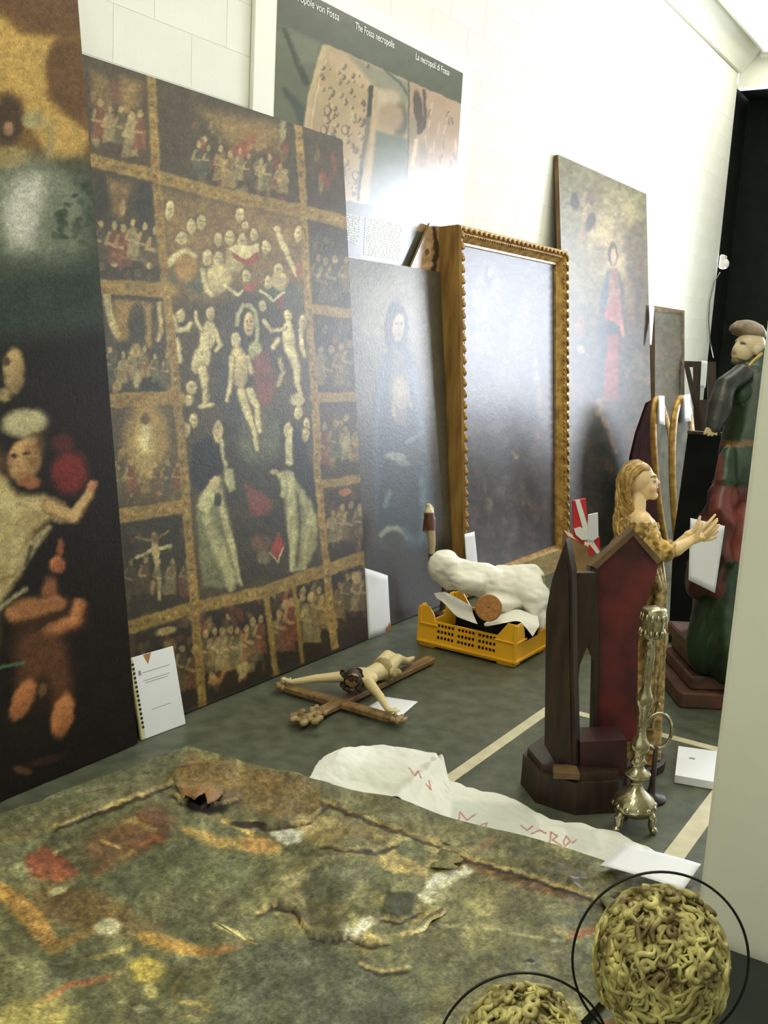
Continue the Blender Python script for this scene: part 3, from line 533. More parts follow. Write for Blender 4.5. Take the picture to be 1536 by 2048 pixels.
p.po([(786, 700), (806, 700), (818, 760), (812, 850), (790, 850), (776, 770)], (112, 108, 98), 8); p.e(800, 785, 14, 32, (164, 146, 116), -8, .5); p.st([(785, 745), (802, 735), (812, 725)], 4, (74, 86, 92), 3); p.st([(792, 770), (788, 830)], 6, (160, 142, 112), 4); p.st([(812, 770), (822, 815)], 8, (150, 140, 114), 5)
p.st([(770, 720), (756, 800), (752, 890)], 10, (92, 106, 114), 8); p.st([(825, 740), (842, 830), (846, 900)], 14, (96, 112, 122), 10); p.e(791, 913, 22, 8, (156, 160, 146), 10, .5); p.e(808, 926, 16, 7, (146, 152, 142), 20, .5); p.st([(815, 885), (845, 862)], 8, (116, 126, 126), 5); p.st([(775, 920), (765, 1000), (758, 1060)], [10, 12, 6], (52, 62, 68), 6)
p.po([(765, 930), (830, 930), (850, 1060), (760, 1090)], (54, 62, 68), 14, .8); p.st([(770, 1010), (780, 985)], 10, (104, 122, 118), 6); p.st([(845, 960), (850, 1040), (840, 1090)], [14, 12, 8], (86, 108, 114), 8); p.st([(762, 1072), (775, 1058), (795, 1058), (814, 1074)], 10, (152, 158, 132), 5); p.e(788, 1080, 22, 16, (60, 58, 48), 0, .6); p.st([(810, 1060), (830, 1095), (850, 1120)], 12, (78, 98, 104), 8)
p.po([(740, 1095), (870, 1090), (890, 1280), (740, 1280)], (46, 38, 30), 24, .85)
p.po([(843, 520), (960, 530), (1000, 1260), (912, 1260), (886, 1060), (868, 800)], (84, 74, 52), 5)  # darker strip: the frame side's mirrored dark band painted into the canvas
p.noise(.10, 30, 9); p.noise(.16, 7, 39)
leaning_picture('virgin_painting', 'narrow oil painting of a standing Virgin in a blue mantle', 'painting', 3.86, 4.985, 2.628, .1226, 1.856, P, p.lin(.75), M['varnish2'], .025, 'darkwood')
# 5: Assumption in red and blue
P = lean_grid(6.555, 8.40, 2.554, .125, 2.757, 190, 400)
p = Paint(P, (116, 110, 80), 1.0)
p.po([(1090, 280), (1300, 380), (1300, 600), (1090, 520)], (126, 120, 88), 40); p.e(1226, 470, 52, 75, (176, 156, 104), 0, .9); p.e(1228, 500, 26, 50, (186, 162, 116), 0, .9)
p.po([(1100, 640), (1310, 640), (1310, 1100), (1100, 1100)], (86, 86, 82), 120); p.sp(1125, 1295, 360, 560, 40, [(134, 122, 84), (112, 100, 74), (120, 112, 90)], (8, 18), 1.6, .4, 31, .3)
p.e(1150, 402, 9, 17, (74, 68, 56), 0, .5); p.st([(1172, 385), (1166, 410)], [5, 8], (158, 134, 98), 4); p.e(1172, 424, 8, 20, (162, 138, 104), 15, .45); p.e(1180, 445, 9, 20, (78, 70, 58), 20, .5); p.e(1164, 470, 6, 12, (150, 120, 90), 0, .6); p.e(1183, 395, 5, 16, (120, 96, 78), 0, .6)
p.e(1226, 508, 10, 24, (84, 72, 50), 0, .35); p.e(1227, 512, 6, 17, (168, 142, 108), 0, .4); p.po([(1218, 535), (1236, 535), (1248, 590), (1252, 650), (1246, 700), (1218, 640), (1212, 570)], (142, 100, 84), 6)
p.po([(1212, 545), (1220, 540), (1216, 600), (1212, 640), (1222, 680), (1210, 720), (1204, 800), (1192, 820), (1196, 700), (1200, 600)], (74, 90, 98), 5); p.po([(1236, 545), (1246, 570), (1252, 640), (1262, 680), (1250, 700), (1242, 620)], (84, 84, 80), 5)
p.e(1224, 625, 15, 22, (150, 84, 80), 20, .5); p.po([(1214, 640), (1240, 650), (1250, 690), (1216, 685)], (70, 76, 84), 5); p.po([(1216, 672), (1238, 668), (1236, 740), (1236, 800), (1206, 800), (1208, 740)], (142, 80, 78), 6); p.st([(1243, 640), (1246, 672)], 6, (178, 110, 92), 4)
p.po([(1248, 470), (1270, 440), (1290, 440), (1294, 640), (1262, 640), (1255, 560)], (104, 92, 70), 12, .8); p.sp(1250, 1298, 520, 780, 40, [(128, 100, 80), (78, 76, 78), (110, 84, 72), (140, 112, 88)], (5, 10), 1.8, .55, 32)
p.sp(1140, 1195, 620, 900, 44, [(92, 90, 90), (110, 96, 84), (74, 80, 90), (122, 98, 80)], (5, 12), 1.8, .5, 33); p.e(1160, 640, 7, 13, (140, 104, 80), 0, .6); p.e(1162, 700, 7, 8, (160, 134, 104), 0, .6); p.e(1160, 655, 9, 22, (132, 98, 80), 0, .6)
p.e(1198, 815, 10, 18, (150, 132, 104), 0, .6); p.st([(1216, 845), (1222, 880), (1234, 905)], [9, 10, 6], (160, 126, 98), 4); p.st([(1204, 830), (1210, 850)], 8, (160, 130, 100), 5); p.e(1216, 930, 7, 12, (158, 118, 92), 0, .5); p.st([(1222, 940), (1220, 960), (1212, 975)], 6, (150, 112, 88), 4); p.sp(1160, 1300, 800, 1060, 50, [(84, 84, 88), (100, 86, 80), (72, 74, 80), (112, 88, 76)], (6, 14), 1.6, .5, 34)
p.st([(1112, 300), (1120, 560), (1126, 760)], 9, (138, 112, 58), 3)
p.noise(.12, 30, 10); p.noise(.24, 7, 49)
leaning_picture('assumption_painting', 'tall oil painting of a woman in red and blue rising to heaven', 'painting', 6.555, 8.40, 2.554, .125, 2.757, P, p.lin(.85), M['varnish2'], .03, 'wood')
# 6: small brown picture
P = lean_grid(8.62, 9.5, 2.61, .1057, 1.852, 90, 190)
p = Paint(P, (104, 94, 66)); p.sp(1300, 1370, 620, 800, 70, [(120, 108, 76), (86, 84, 66), (116, 92, 74), (96, 100, 82)], (4, 12), 1.6, .5, 41); p.st([(1304, 616), (1370, 624), (1372, 810)], 7, (122, 96, 46), 2); p.st([(1308, 622), (1364, 629), (1366, 800)], 3, (70, 56, 34), 2); p.noise(.12, 14, 11); p.noise(.25, 5, 59)
leaning_picture('small_painting', 'small dull brown painting in a thin frame, last along the wall', 'painting', 8.62, 9.5, 2.61, .1057, 1.852, P, p.lin(.75), M['varnish'], .03, 'wood')
# ------------------------------------------------------------------ 4: framed picture
fx0, fx1, fyb, fk, fh = 5.00, 6.543, 2.56, .093, 2.10
U, Vv, N = lean_axes(fk); fo = V(fx0, fyb, .016)
def fp(u, v, n=0.0): return fo+U*u+Vv*v+N*n
fw = fx1-fx0
fr = thing('gilt_framed_painting', 'hazy blue-grey picture in a deep gilt carved frame', 'painting', ((fx0+fx1)/2, fyb, 0))
prof = [(0, -.145), (0, -.012), (.010, 0), (.030, -.004), (.040, -.016), (.050, -.020), (.058, -.030), (.082, -.054), (.094, -.056), (.096, -.076), (.05, -.145)]
RAILS = []
def corner(k, w): return [(w, w), (fw-w, w), (fw-w, fh-w), (w, fh-w)][k]
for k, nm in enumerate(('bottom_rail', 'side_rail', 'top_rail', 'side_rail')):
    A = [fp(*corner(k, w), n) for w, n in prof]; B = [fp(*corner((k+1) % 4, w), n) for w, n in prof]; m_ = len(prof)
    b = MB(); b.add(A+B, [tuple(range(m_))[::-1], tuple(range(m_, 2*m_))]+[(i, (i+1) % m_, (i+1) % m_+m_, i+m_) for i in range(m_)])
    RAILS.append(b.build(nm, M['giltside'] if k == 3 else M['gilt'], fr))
# carved leaves round the outer edge, beading inside
lf = MB(); lf.ball((0, 0, 0), (.024, .011, .009), None, 8, 5); lf.ball((.006, .010, .002), (.016, .008, .008), None, 6, 4); lo = lf.build('leaf', M['gilt'], None, True); leaf_me = lo.data; bpy.data.objects.remove(lo)
bd = MB()
def along(p0, p1, pitch):
    L = np.linalg.norm(p1-p0); n = int(L/pitch); return [p0+(p1-p0)*((i+.5)/n) for i in range(n)]
for k in range(4):
    a = fp(*corner(k, .020), .001); c = fp(*corner((k+1) % 4, .020), .001); d = unit(c-a); e_ = np.cross(N, d)
    R = Matrix([[d[i], e_[i], N[i]] for i in range(3)])
    for q in along(a, c, .062):
        o = bpy.data.objects.new('leaf', leaf_me); COL.objects.link(o); o.parent = RAILS[k]; o.matrix_basis = Matrix.Translation(Vector(q-ORG[fr.name])) @ R.to_4x4()
    a = fp(*corner(k, .05), -.014); c = fp(*corner((k+1) % 4, .05), -.014)
    for q in along(a, c, .03): bd.ball(q, .007, None, 6, 4)
o = bd.build('beading', M['gilt'], fr, True); o['kind'] = 'stuff'
u = np.linspace(.094, fw-.094, 150); v = np.linspace(.094, fh-.094, 300)
P = fp(0, 0, -.070)+u[None, :, None]*U+v[:, None, None]*Vv
p = Paint(P, (82, 82, 84))
p.po([(900, 900), (1140, 900), (1140, 1200), (900, 1200)], (66, 58, 54), 140)
p.e(974, 590, 26, 62, (128, 122, 124), 5, .6); p.e(976, 550, 9, 22, (58, 54, 52), 0, .4); p.e(980, 545, 5, 10, (160, 140, 124), 0, .5); p.st([(964, 575), (968, 640)], 10, (134, 128, 128), 6); p.st([(984, 600), (990, 596)], 5, (70, 62, 60), 3); p.st([(964, 648), (978, 642)], 5, (70, 66, 66), 3); p.e(968, 680, 22, 30, (120, 112, 116), 0, .8, .6)
p.st([(1022, 628), (1024, 645)], 3, (58, 54, 52), 2); p.e(1052, 632, 8, 14, (150, 140, 128), 0, .6); p.e(1034, 655, 12, 10, (120, 116, 110), 0, .8); p.st([(1072, 720), (1076, 770), (1080, 830)], [8, 12, 10], (124, 112, 106), 8); p.st([(1024, 905), (1034, 918)], 6, (150, 128, 110), 4); p.e(978, 1012, 9, 18, (120, 104, 94), 0, .6); p.st([(968, 960), (972, 985), (960, 1000)], 4, (130, 118, 106), 4)
p.sp(935, 1110, 520, 900, 70, [(96, 92, 94), (72, 74, 80), (108, 98, 96)], (6, 18), 2.2, .4, 51, .2); p.sp(935, 1112, 940, 1120, 90, [(104, 80, 70), (74, 64, 64), (120, 100, 82), (60, 54, 56), (96, 84, 92)], (4, 11), 2.4, .5, 52); p.sp(1060, 1080, 850, 900, 6, [(140, 96, 92)], (5, 9), 1.5, .5, 53)
p.noise(.15, 26, 12); p.noise(.3, 6, 22); p.noise(.2, 12, 23)
mesh_obj('painted_canvas', P.reshape(-1, 3), grid_faces(150, 300), M['varnish2'], fr, False, p.lin(.7).reshape(-1, 3))
b = MB(); b.box(fp(fw/2, fh/2, -.100), (fw-.12, .05, fh-.12), np.stack([U, -N, Vv], 1)); b.build('back_board', M['wood'], fr)

# ------------------------------------------------------------------ information poster on the wall
PY = 2.906
px0, px1, pz0, pz1 = 3.555, 5.195, 1.86, 2.945
po = thing('exhibition_panel', 'tall information poster with excavation photos hung above the altarpiece', 'poster', ((px0+px1)/2, PY, pz0))
b = MB(); b.box(((3.415+5.30)/2, PY+.0125, (1.845+3.03)/2), (5.30-3.415, .021, 3.03-1.845), None, .002); b.build('backing_board', mat('white_board', rgb(236, 235, 224), .3, c2=rgb(232, 231, 220), scale=2), po)
P = np.zeros((300, 340, 3)); P[..., 0] = np.linspace(px0, px1, 340)[None, :]; P[..., 1] = PY; P[..., 2] = np.linspace(pz0, pz1, 300)[:, None]
p = Paint(P, (88, 92, 70), .7)
p.po([(545, 60), (655, 92), (620, 260), (545, 250)], (96, 100, 74), 6); p.st([(568, 60), (590, 110), (612, 165)], [8, 12, 14], (58, 64, 44), 5); p.st([(570, 180), (600, 220), (612, 250)], [10, 22, 26], (62, 70, 54), 8); p.po([(580, 60), (640, 85), (635, 130), (600, 130)], (112, 114, 88), 12, .7)
p.po([(653, 86), (816, 160), (824, 300), (760, 480), (600, 420), (612, 250)], (176, 150, 108), 4); p.st([(648, 95), (622, 190), (612, 262)], 12, (192, 166, 122), 4); p.st([(652, 120), (632, 190), (622, 255)], 3, (206, 184, 140), 3)
p.po([(655, 100), (700, 118), (745, 165), (740, 175), (690, 155), (662, 130)], (190, 160, 122), 8); p.po([(700, 112), (815, 162), (822, 210), (790, 210), (748, 172)], (140, 134, 108), 10); p.st([(770, 140), (800, 165), (816, 190)], 5, (78, 92, 76), 4); p.po([(750, 175), (800, 185), (800, 230), (752, 240)], (196, 176, 142), 10, .8); p.e(800, 240, 16, 34, (92, 90, 66), 0, .6); p.po([(752, 262), (824, 280), (824, 440), (735, 430)], (104, 112, 92), 8); p.e(780, 235, 26, 28, (164, 138, 104), 0, .7)
p.st([(742, 175), (736, 250), (722, 345), (716, 400)], [10, 9, 7, 5], (56, 60, 42), 3); p.st([(751, 178), (746, 270), (737, 350), (727, 420)], [9, 8, 8, 8], (186, 158, 118), 3); p.st([(738, 240), (728, 330)], 12, (150, 134, 100), 5, .6)
g_ = np.random.default_rng(61)
for i in range(95):
    yy = g_.uniform(130, 400); xx = g_.uniform(634+(yy-130)*.12, 736-(yy-130)*.08); r_ = g_.uniform(2, 5)
    p.e(xx, yy, r_, r_*1.4, (100, 82, 58) if i % 3 else (120, 100, 74), g_.uniform(-40, 40), .5, .85); p.e(xx-r_*.8, yy-r_*.6, r_*.9, r_*1.1, (198, 174, 132), 0, .7, .6)
for x_, y_ in ((655, 222), (648, 262), (690, 260), (712, 352)): p.e(x_, y_, 8, 11, (110, 90, 66), 0, .4); p.e(x_-1, y_-1, 5, 8, (182, 156, 118), 0, .5)
p.po([(816, 160), (934, 214), (924, 470), (812, 460)], (172, 142, 112), 3); p.st([(818, 160), (817, 280), (812, 420)], 4, (90, 90, 74), 2); p.e(836, 215, 9, 34, (80, 66, 46), -6, .5); p.e(842, 250, 9, 18, (70, 56, 40), 20, .5); p.st([(848, 182), (850, 230), (838, 265)], 6, (84, 66, 46), 4); p.e(826, 260, 8, 30, (150, 128, 98), 0, .5); p.st([(832, 280), (826, 330)], 7, (214, 184, 148), 4); p.e(846, 310, 8, 30, (150, 130, 108), 0, .6)
for i in range(46):
    xx = g_.uniform(850, 918); yy = g_.uniform(195, 440)+(xx-850)*.4; p.st([(xx, yy), (xx+g_.uniform(-6, 6), yy+g_.uniform(8, 26))], g_.uniform(2, 4), (112, 88, 66) if i % 2 else (206, 174, 140), 3, .8)
p.po([(540, -60), (663, 0), (940, 130), (940, 216), (815, 160), (655, 88), (540, 38)], (80, 84, 64), 2)
p.po([(540, 398), (700, 402), (745, 412), (828, 424), (828, 545), (540, 510)], (88, 92, 80), 3); p.st([(720, 415), (716, 520)], 1, (88, 92, 80), 2); p.e(765, 408, 6, 12, (186, 168, 148), 0, .6)
p.noise(.08, 16, 13)
pr_ = mesh_obj('print', P.reshape(-1, 3), grid_faces(340, 300), M['print'], po, False, p.lin(.9).reshape(-1, 3))
def text_mesh(body, p0, ex, ez, n, width, height, m, parent, name='heading'):
    cu = bpy.data.curves.new('t', 'FONT'); cu.body = body; cu.size = 1.0; to = bpy.data.objects.new('t', cu); COL.objects.link(to)
    dg = bpy.context.evaluated_depsgraph_get(); dg.update(); me = bpy.data.meshes.new_from_object(to.evaluated_get(dg))
    v = np.array([tuple(q.co) for q in me.vertices]); f = [tuple(q.vertices) for q in me.polygons]; bpy.data.objects.remove(to); bpy.data.meshes.remove(me)
    sx = width/(v[:, 0].max()-v[:, 0].min()); sz = height/.72
    W3 = np.array(p0)+((v[:, 0]-v[:, 0].min())*sx)[:, None]*ex+(v[:, 1]*sz)[:, None]*ez+n*.001
    return mesh_obj(name, W3, f, m, parent)
pn = V(0, -1, 0)
def wallpt(x, y): return on(x, y, (0, PY-.001, 0), pn)
hz = wallpt(710, 58)[2]
for body, xa, xb in (('Nekropole von Fossa', 574, 678), ('The Fossa necropolis', 710, 788), ('La necropoli di Fossa', 831, 898)):
    A = wallpt(xa, {574: -12, 710: 58, 831: 121}[xa]); A[2] = hz; B = wallpt(xb, {678: 37, 788: 94, 898: 151}[xb]); text_mesh(body, A, V(1, 0, 0), V(0, 0, 1), pn, B[0]-A[0], .034, M['ink'], pr_)
bt_ = MB(); g_ = np.random.default_rng(62)
for (xa, xb, n0) in ((3.98, wallpt(724, 430)[0], 12), (wallpt(731, 430)[0], wallpt(806, 440)[0], 16)):
    for i in range(n0):
        z = 2.052-.0115*i; x = xa; end = xb-(g_.uniform(0, .25)*(xb-xa) if i in (n0-1, 7) else 0)
        while x < end-.01:
            L = min(g_.uniform(.015, .05), end-x); bt_.add([(x, PY-.0018, z), (x+L, PY-.0018, z), (x+L, PY-.0018, z+.0058), (x, PY-.0018, z+.0058)], [(0, 1, 2, 3)]); x += L+.005
o = bt_.build('body_text', M['ink'], pr_); o['kind'] = 'stuff'
# second, smaller photo panel wedged behind the gilt frame
pp = V(0, 2.874, 0); quad = [on(x, y, pp, pn) for x, y in ((860, 446), (878, 452), (878, 551), (819, 541))]
rp = thing('photo_board', 'small brown photo board of stone wedged behind the gilt frame', 'board', tuple(np.mean(quad, axis=0)*V(1, 1, 0)+V(0, 0, quad[2][2])))
b = MB(); b.prism([q+V(0, .001, 0) for q in quad], (0, .012, 0)); b.build('board', M['card'], rp)
a, c, d, e_ = quad; s_ = np.linspace(0, 1, 40); t_ = np.linspace(0, 1, 70)
P = (e_+(d-e_)*s_[None, :, None])*(1-t_[:, None, None])+(a+(c-a)*s_[None, :, None])*t_[:, None, None]
p = Paint(P, (164, 128, 84)); p.st([(846, 452), (838, 480), (828, 520)], 4, (186, 150, 104), 3); p.st([(868, 455), (874, 500), (866, 540)], [8, 12, 12], (64, 44, 28), 4); p.e(853, 500, 8, 18, (186, 152, 108), 10, .4); p.e(853, 504, 4, 10, (110, 80, 50), 10, .5); p.st([(832, 520), (842, 500), (846, 480)], 3, (110, 82, 52), 3); p.st([(838, 535), (862, 530)], 8, (190, 158, 112), 4); p.noise(.15, 8, 14)
mesh_obj('print', P.reshape(-1, 3), grid_faces(40, 70), M['print'], rp, False, p.lin(.9).reshape(-1, 3))

# ------------------------------------------------------------------ papers
def paper(name, label, cat, pts, thick, m=None, bend=0.0, n=10, group=None):
    """four corners bl, br, tr, tl -> slightly bent sheet"""
    bl, br, tr, tl = [np.array(q, float) for q in pts]; s_ = np.linspace(0, 1, n); t_ = np.linspace(0, 1, n)
    P = (bl+(br-bl)*s_[None, :, None])*(1-t_[:, None, None])+(tl+(tr-tl)*s_[None, :, None])*t_[:, None, None]
    nn = unit(np.cross(br-bl, tl-bl)); P = P+nn*(bend*4*s_*(1-s_))[None, :, None]
    c = (bl+br+tr+tl)/4; c[2] = min(bl[2], br[2], tr[2], tl[2]); t = sheet(name, P, thick, m or M['paper'], None, None, True, c, None)
    return tag(t, label, cat, group)
# spiral-bound report leaning on the altarpiece
nb = thing('spiral_report', 'white comb-bound report leaning against the altarpiece foot', 'booklet', (2.57, 2.53, 0))
o_ = V(2.462, 2.528, .002); nU = unit(V(.205, -.012, 0)); nV = unit(V(0, .075, .3)); nN = np.cross(nU, nV); Rn = np.stack([nU, -nN, nV], 1)
def np_(u, v, n=0.0): return o_+nU*u+nV*v+nN*n
b = MB(); b.box(np_(.108, .150, -.004), (.196, .010, .300), Rn, .001); pg = b.build('pages', M['paper'], nb)
b = MB(); b.box(np_(.001, .150, -.004), (.018, .013, .302), Rn, .003); b.build('spine', mat('cream_binding', rgb(214, 206, 158), .5, c2=rgb(198, 188, 136), scale=30), nb)
b = MB()
for i in range(15): b.box(np_(.006, .045+i*.0165, .003), (.009, .003, .008), Rn)
b.build('binding_comb', M['wire'], nb)
b = MB(); b.add([np_(u, v, .0018) for u, v in ((.060, .300), (.098, .300), (.076, .262))], [(0, 2, 1)]); b.build('brown_sticker', M['cork'], pg, label='brown triangular sticker')
b = MB()
for u0, u1, v in ((.045, .175, .235), (.04, .17, .205), (.05, .16, .196), (.06, .15, .095)): b.add([np_(u0, v, .0017), np_(u1, v, .0017), np_(u1, v+.0022, .0017), np_(u0, v+.0022, .0017)], [(0, 1, 2, 3)])
b.add([np_(u, v, .0017) for u, v in ((.026, .230), (.038, .230), (.038, .247), (.026, .247))], [(0, 1, 2, 3)]); b.build('print', M['greyink'], pg)
# folded paper leaning on the Virgin picture
q0 = on(738, 1264, (0, 2.585, 0), pn); q1 = on(781, 1270, (0, 2.585, 0), pn); q0[2] = q1[2] = .002
fp_ = paper('folded_paper', 'folded white sheet leaning on the floor against the Virgin painting', 'paper', [q0, q1, on(769, 1150, (0, 2.655, 0), pn)-V(0, .02, 0), on(729, 1136, (0, 2.635, 0), pn)], .003, None, .006)
b = MB(); c_ = q1+V(-.03, -.006, .006); b.add([c_+V(-.022, 0, 0), c_+V(.022, -.001, .0), c_+V(0, -.001, .05)], [(0, 1, 2)]); b.build('brown_sticker', M['cork'], fp_, label='brown triangular sticker')
# slip tucked at the gilt frame, paper by the crucifix, pad by the pillar, sheet on the tissue
fpl = fp(0, 0, .03)
paper('paper_slip', 'small white slip standing against the gilt frame foot', 'paper', [on(934, 1150, fpl, N), on(957, 1146, fpl, N), on(949, 1063, fpl, N), on(929, 1068, fpl, N)], .002, None, .003)
paper('paper_sheet', 'white paper lying half under the crucifix', 'paper', [fl(724, 1420, .004), fl(800, 1434, .004), fl(836, 1403, .004), fl(770, 1393, .004)], .002)
pd = thing('paper_pad', 'thick white paper pad on the floor beside the pillar', 'paper', (3.52, .78, 0))
Rp = np.array([[math.cos(.06), -math.sin(.06), 0], [math.sin(.06), math.cos(.06), 0], [0, 0, 1]])
b = MB(); b.prism([fl(x, y, .03) for x, y in ((1350, 1550), (1440, 1566), (1446, 1504), (1357, 1492))], (0, 0, -.028)); b.build('pages', M['paper'], pd); b = MB(); b.add([fl(x, y, .031) for x, y in ((1378, 1514), (1390, 1516), (1390, 1519), (1378, 1517))], [(0, 1, 2, 3)]); b.build('print', M['greyink'], pd)
# ------------------------------------------------------------------ torn canvas lying in front
K = V(2.47, 2.32, 0); th = math.radians(6.2); E1 = V(-math.cos(th), math.sin(th), 0); E2 = V(math.sin(th), -math.cos(th), 0)
CL, CW = 2.15, 1.77
tc = thing('torn_canvas', 'big torn old canvas lying flat on the floor in the foreground', 'painting', tuple(K+E1*CL/2+E2*CW/2))
nu, nv = 430, 340
a_ = np.linspace(0, 1, nu)**1.0*CL; d_ = np.linspace(0, CW, nv)
P = K+a_[None, :, None]*E1+d_[:, None, None]*E2
A_ = np.broadcast_to(a_[None, :], (nv, nu)); D_ = np.broadcast_to(d_[:, None], (nv, nu))
edge = np.minimum(np.minimum(A_, CL-A_), np.minimum(D_, CW-D_))
z = .034+.044*(vnoise(A_*4.2, D_*4.2, 71, 3)-.5)*np.clip(edge/.2, 0, 1)+.022*(vnoise(A_*13, D_*13, 72, 3)-.5)*np.clip(edge/.1, 0, 1)
# creases running from the middle to the right and the rolled, cracked inner edge of the stretcher bar
def ridge(x0, y0, x1, y1, h, w):
    """ridge between two picture points on the canvas"""
    global z
    p0 = fl(x0, y0, .03)-K; p1 = fl(x1, y1, .03)-K; A0, D0, A1, D1 = p0.dot(E1), p0.dot(E2), p1.dot(E1), p1.dot(E2); L = math.hypot(A1-A0, D1-D0)+1e-9
    t = np.clip(((A_-A0)*(A1-A0)+(D_-D0)*(D1-D0))/L**2, 0, 1); d = np.hypot(A_-A0-t*(A1-A0), D_-D0-t*(D1-D0)); z = z+h*np.exp(-(d/w)**2)*np.sin(np.pi*np.clip(.08+.84*t, 0, 1))
for q in ((760, 1910, 1180, 1850, .014, .012), (850, 1830, 1130, 1890, .012, .014), (1040, 1950, 1230, 1850, .012, .010), (540, 1880, 700, 1830, .018, .02), (520, 1750, 660, 1690, .016, .02), (340, 1560, 620, 1620, .02, .03), (600, 1720, 760, 1690, .02, .025), (880, 1700, 1200, 1790, -.018, .012), (640, 1560, 930, 1700, -.014, .012), (30, 1660, 330, 1570, -.014, .01), (350, 1640, 520, 1640, -.03, .03), (480, 1660, 600, 1670, -.016, .03), (560, 1830, 640, 1860, .02, .03), (760, 1720, 840, 1760, .018, .02)): ridge(*q)
BX, BY = project(K+A_[..., None]*E1+D_[..., None]*E2+V(0, 0, .034))
TEARS = [([(345, 1588), (370, 1606), (400, 1618), (430, 1612), (478, 1598)], .040, 45), ([(490, 1642), (530, 1656), (570, 1652), (620, 1640), (664, 1604)], .030, 45), ([(515, 1828), (555, 1812), (590, 1822), (606, 1850), (622, 1872), (660, 1882), (700, 1876), (736, 1890), (776, 1886)], .040, 50), ([(640, 1690), (700, 1701), (750, 1701), (796, 1688)], .022, 26), ([(876, 1700), (930, 1716), (1000, 1738), (1060, 1752), (1130, 1780), (1210, 1802)], .026, 30), ([(760, 1838), (800, 1844), (830, 1826)], .024, 40), ([(110, 1656), (200, 1622), (290, 1590), (345, 1566)], .016, 24), ([(640, 1602), (740, 1641), (800, 1663), (880, 1690)], .016, 24), ([(1190, 1800), (1240, 1822), (1300, 1838)], .02, 22), ([(720, 1930), (760, 1945), (820, 1940)], .012, 20)]
for pl, h_, w_ in TEARS:      # lifted lips along the tears: the far side stands up, the near side stays down
    q = np.array(pl, float); yi = np.interp(BX, q[:, 0], q[:, 1]); dy = yi-BY; tx = np.clip((BX-q[0, 0])/(q[-1, 0]-q[0, 0]), 0, 1)
    wob = 1+.35*np.sin(BX*.06+q[0, 0])+.12*np.sin(BX*.17); z = z+np.where(dy > 0, .55*h_*wob*np.exp(-np.clip(dy, 0, 400)/w_)*np.clip(4*tx*(1-tx), 0, 1)**.5*((BX > q[0, 0]) & (BX < q[-1, 0])), 0)
def bump(x, y, h, wa, wd):
    global z
    q = fl(x, y, .03)-K; z = z+h*np.exp(-((A_-q.dot(E1))/wa)**2-((D_-q.dot(E2))/wd)**2)
for q in ((650, 1790, .040, .10, .13), (560, 1610, .030, .06, .16), (410, 1575, .030, .05, .10), (1000, 1800, .016, .10, .2), (740, 1660, .02, .06, .12), (980, 1880, .014, .08, .2), (300, 1680, .012, .1, .2)): bump(*q)
P = P.copy(); P[..., 2] = np.maximum(z, .006)
p = Paint(P, (100, 102, 76))
p.sp(-60, 1400, 1520, 2100, 160, [(92, 96, 70), (118, 112, 80), (82, 90, 68), (126, 116, 78), (98, 100, 82), (110, 92, 62)], (14, 46), .6, .45, 81)
p.sp(560, 1300, 1640, 1900, 90, [(168, 156, 112), (150, 140, 100), (122, 118, 92), (178, 162, 114)], (10, 34), .45, .6, 82)
p.po([(-80, 1700), (0, 1672), (340, 1540), (380, 1500), (620, 1560), (560, 1600), (350, 1560), (60, 1680)], (108, 100, 66), 10, .8)
p.po([(380, 1510), (620, 1555), (690, 1610), (560, 1640), (440, 1600), (340, 1560)], (124, 100, 62), 16, .7); p.st([(0, 1668), (180, 1610), (330, 1548)], 16, (106, 104, 78), 8)
p.po([(48, 1715), (90, 1690), (130, 1712), (160, 1748), (110, 1765), (60, 1752)], (126, 74, 52), 12); p.e(230, 1690, 62, 40, (108, 82, 54), -20, .9); p.e(300, 1652, 46, 40, (104, 74, 50), -30, .9); p.st([(190, 1745), (270, 1700), (320, 1670)], 14, (150, 90, 50), 14, .7)
p.st([(0, 1780), (40, 1810), (75, 1850), (105, 1890)], [30, 44, 46, 28], (172, 134, 70), 12); p.e(170, 1820, 110, 40, (112, 84, 46), 15, .8, .7); p.st([(110, 1895), (180, 1865), (210, 1852)], [24, 16, 10], (146, 120, 66), 10)
p.e(215, 1855, 26, 18, (188, 186, 160), -10, .7); p.e(118, 1782, 18, 8, (168, 166, 128), -20, .7); p.sp(20, 60, 1720, 1745, 6, [(160, 160, 120)], (5, 9), .7, .6, 83); p.st([(110, 1706), (135, 1692)], 8, (164, 158, 116), 5)
p.st([(205, 1680), (240, 1695)], 8, (180, 150, 90), 4); p.st([(245, 1715), (270, 1700)], 10, (168, 136, 76), 5); p.st([(370, 1660), (440, 1685), (550, 1690)], [16, 24, 20], (172, 146, 82), 10); p.e(520, 1690, 40, 18, (176, 140, 82), 8, .7); p.st([(250, 1640), (310, 1660)], 10, (140, 118, 70), 8)
p.e(440, 1760, 70, 26, (112, 122, 92), -15, .8, .7); p.e(330, 1740, 120, 40, (84, 92, 66), 0, .8, .6); p.st([(285, 1872), (340, 1888), (400, 1905)], [22, 32, 22], (176, 140, 68), 10); p.st([(400, 1905), (470, 1895), (500, 1885)], [18, 14, 8], (140, 104, 52), 10); p.e(295, 1940, 38, 26, (166, 150, 66), 10, .7); p.st([(75, 2010), (140, 1970), (220, 1955)], [10, 12, 8], (146, 92, 50), 8); p.st([(180, 1920), (260, 1895)], 10, (156, 146, 92), 8)
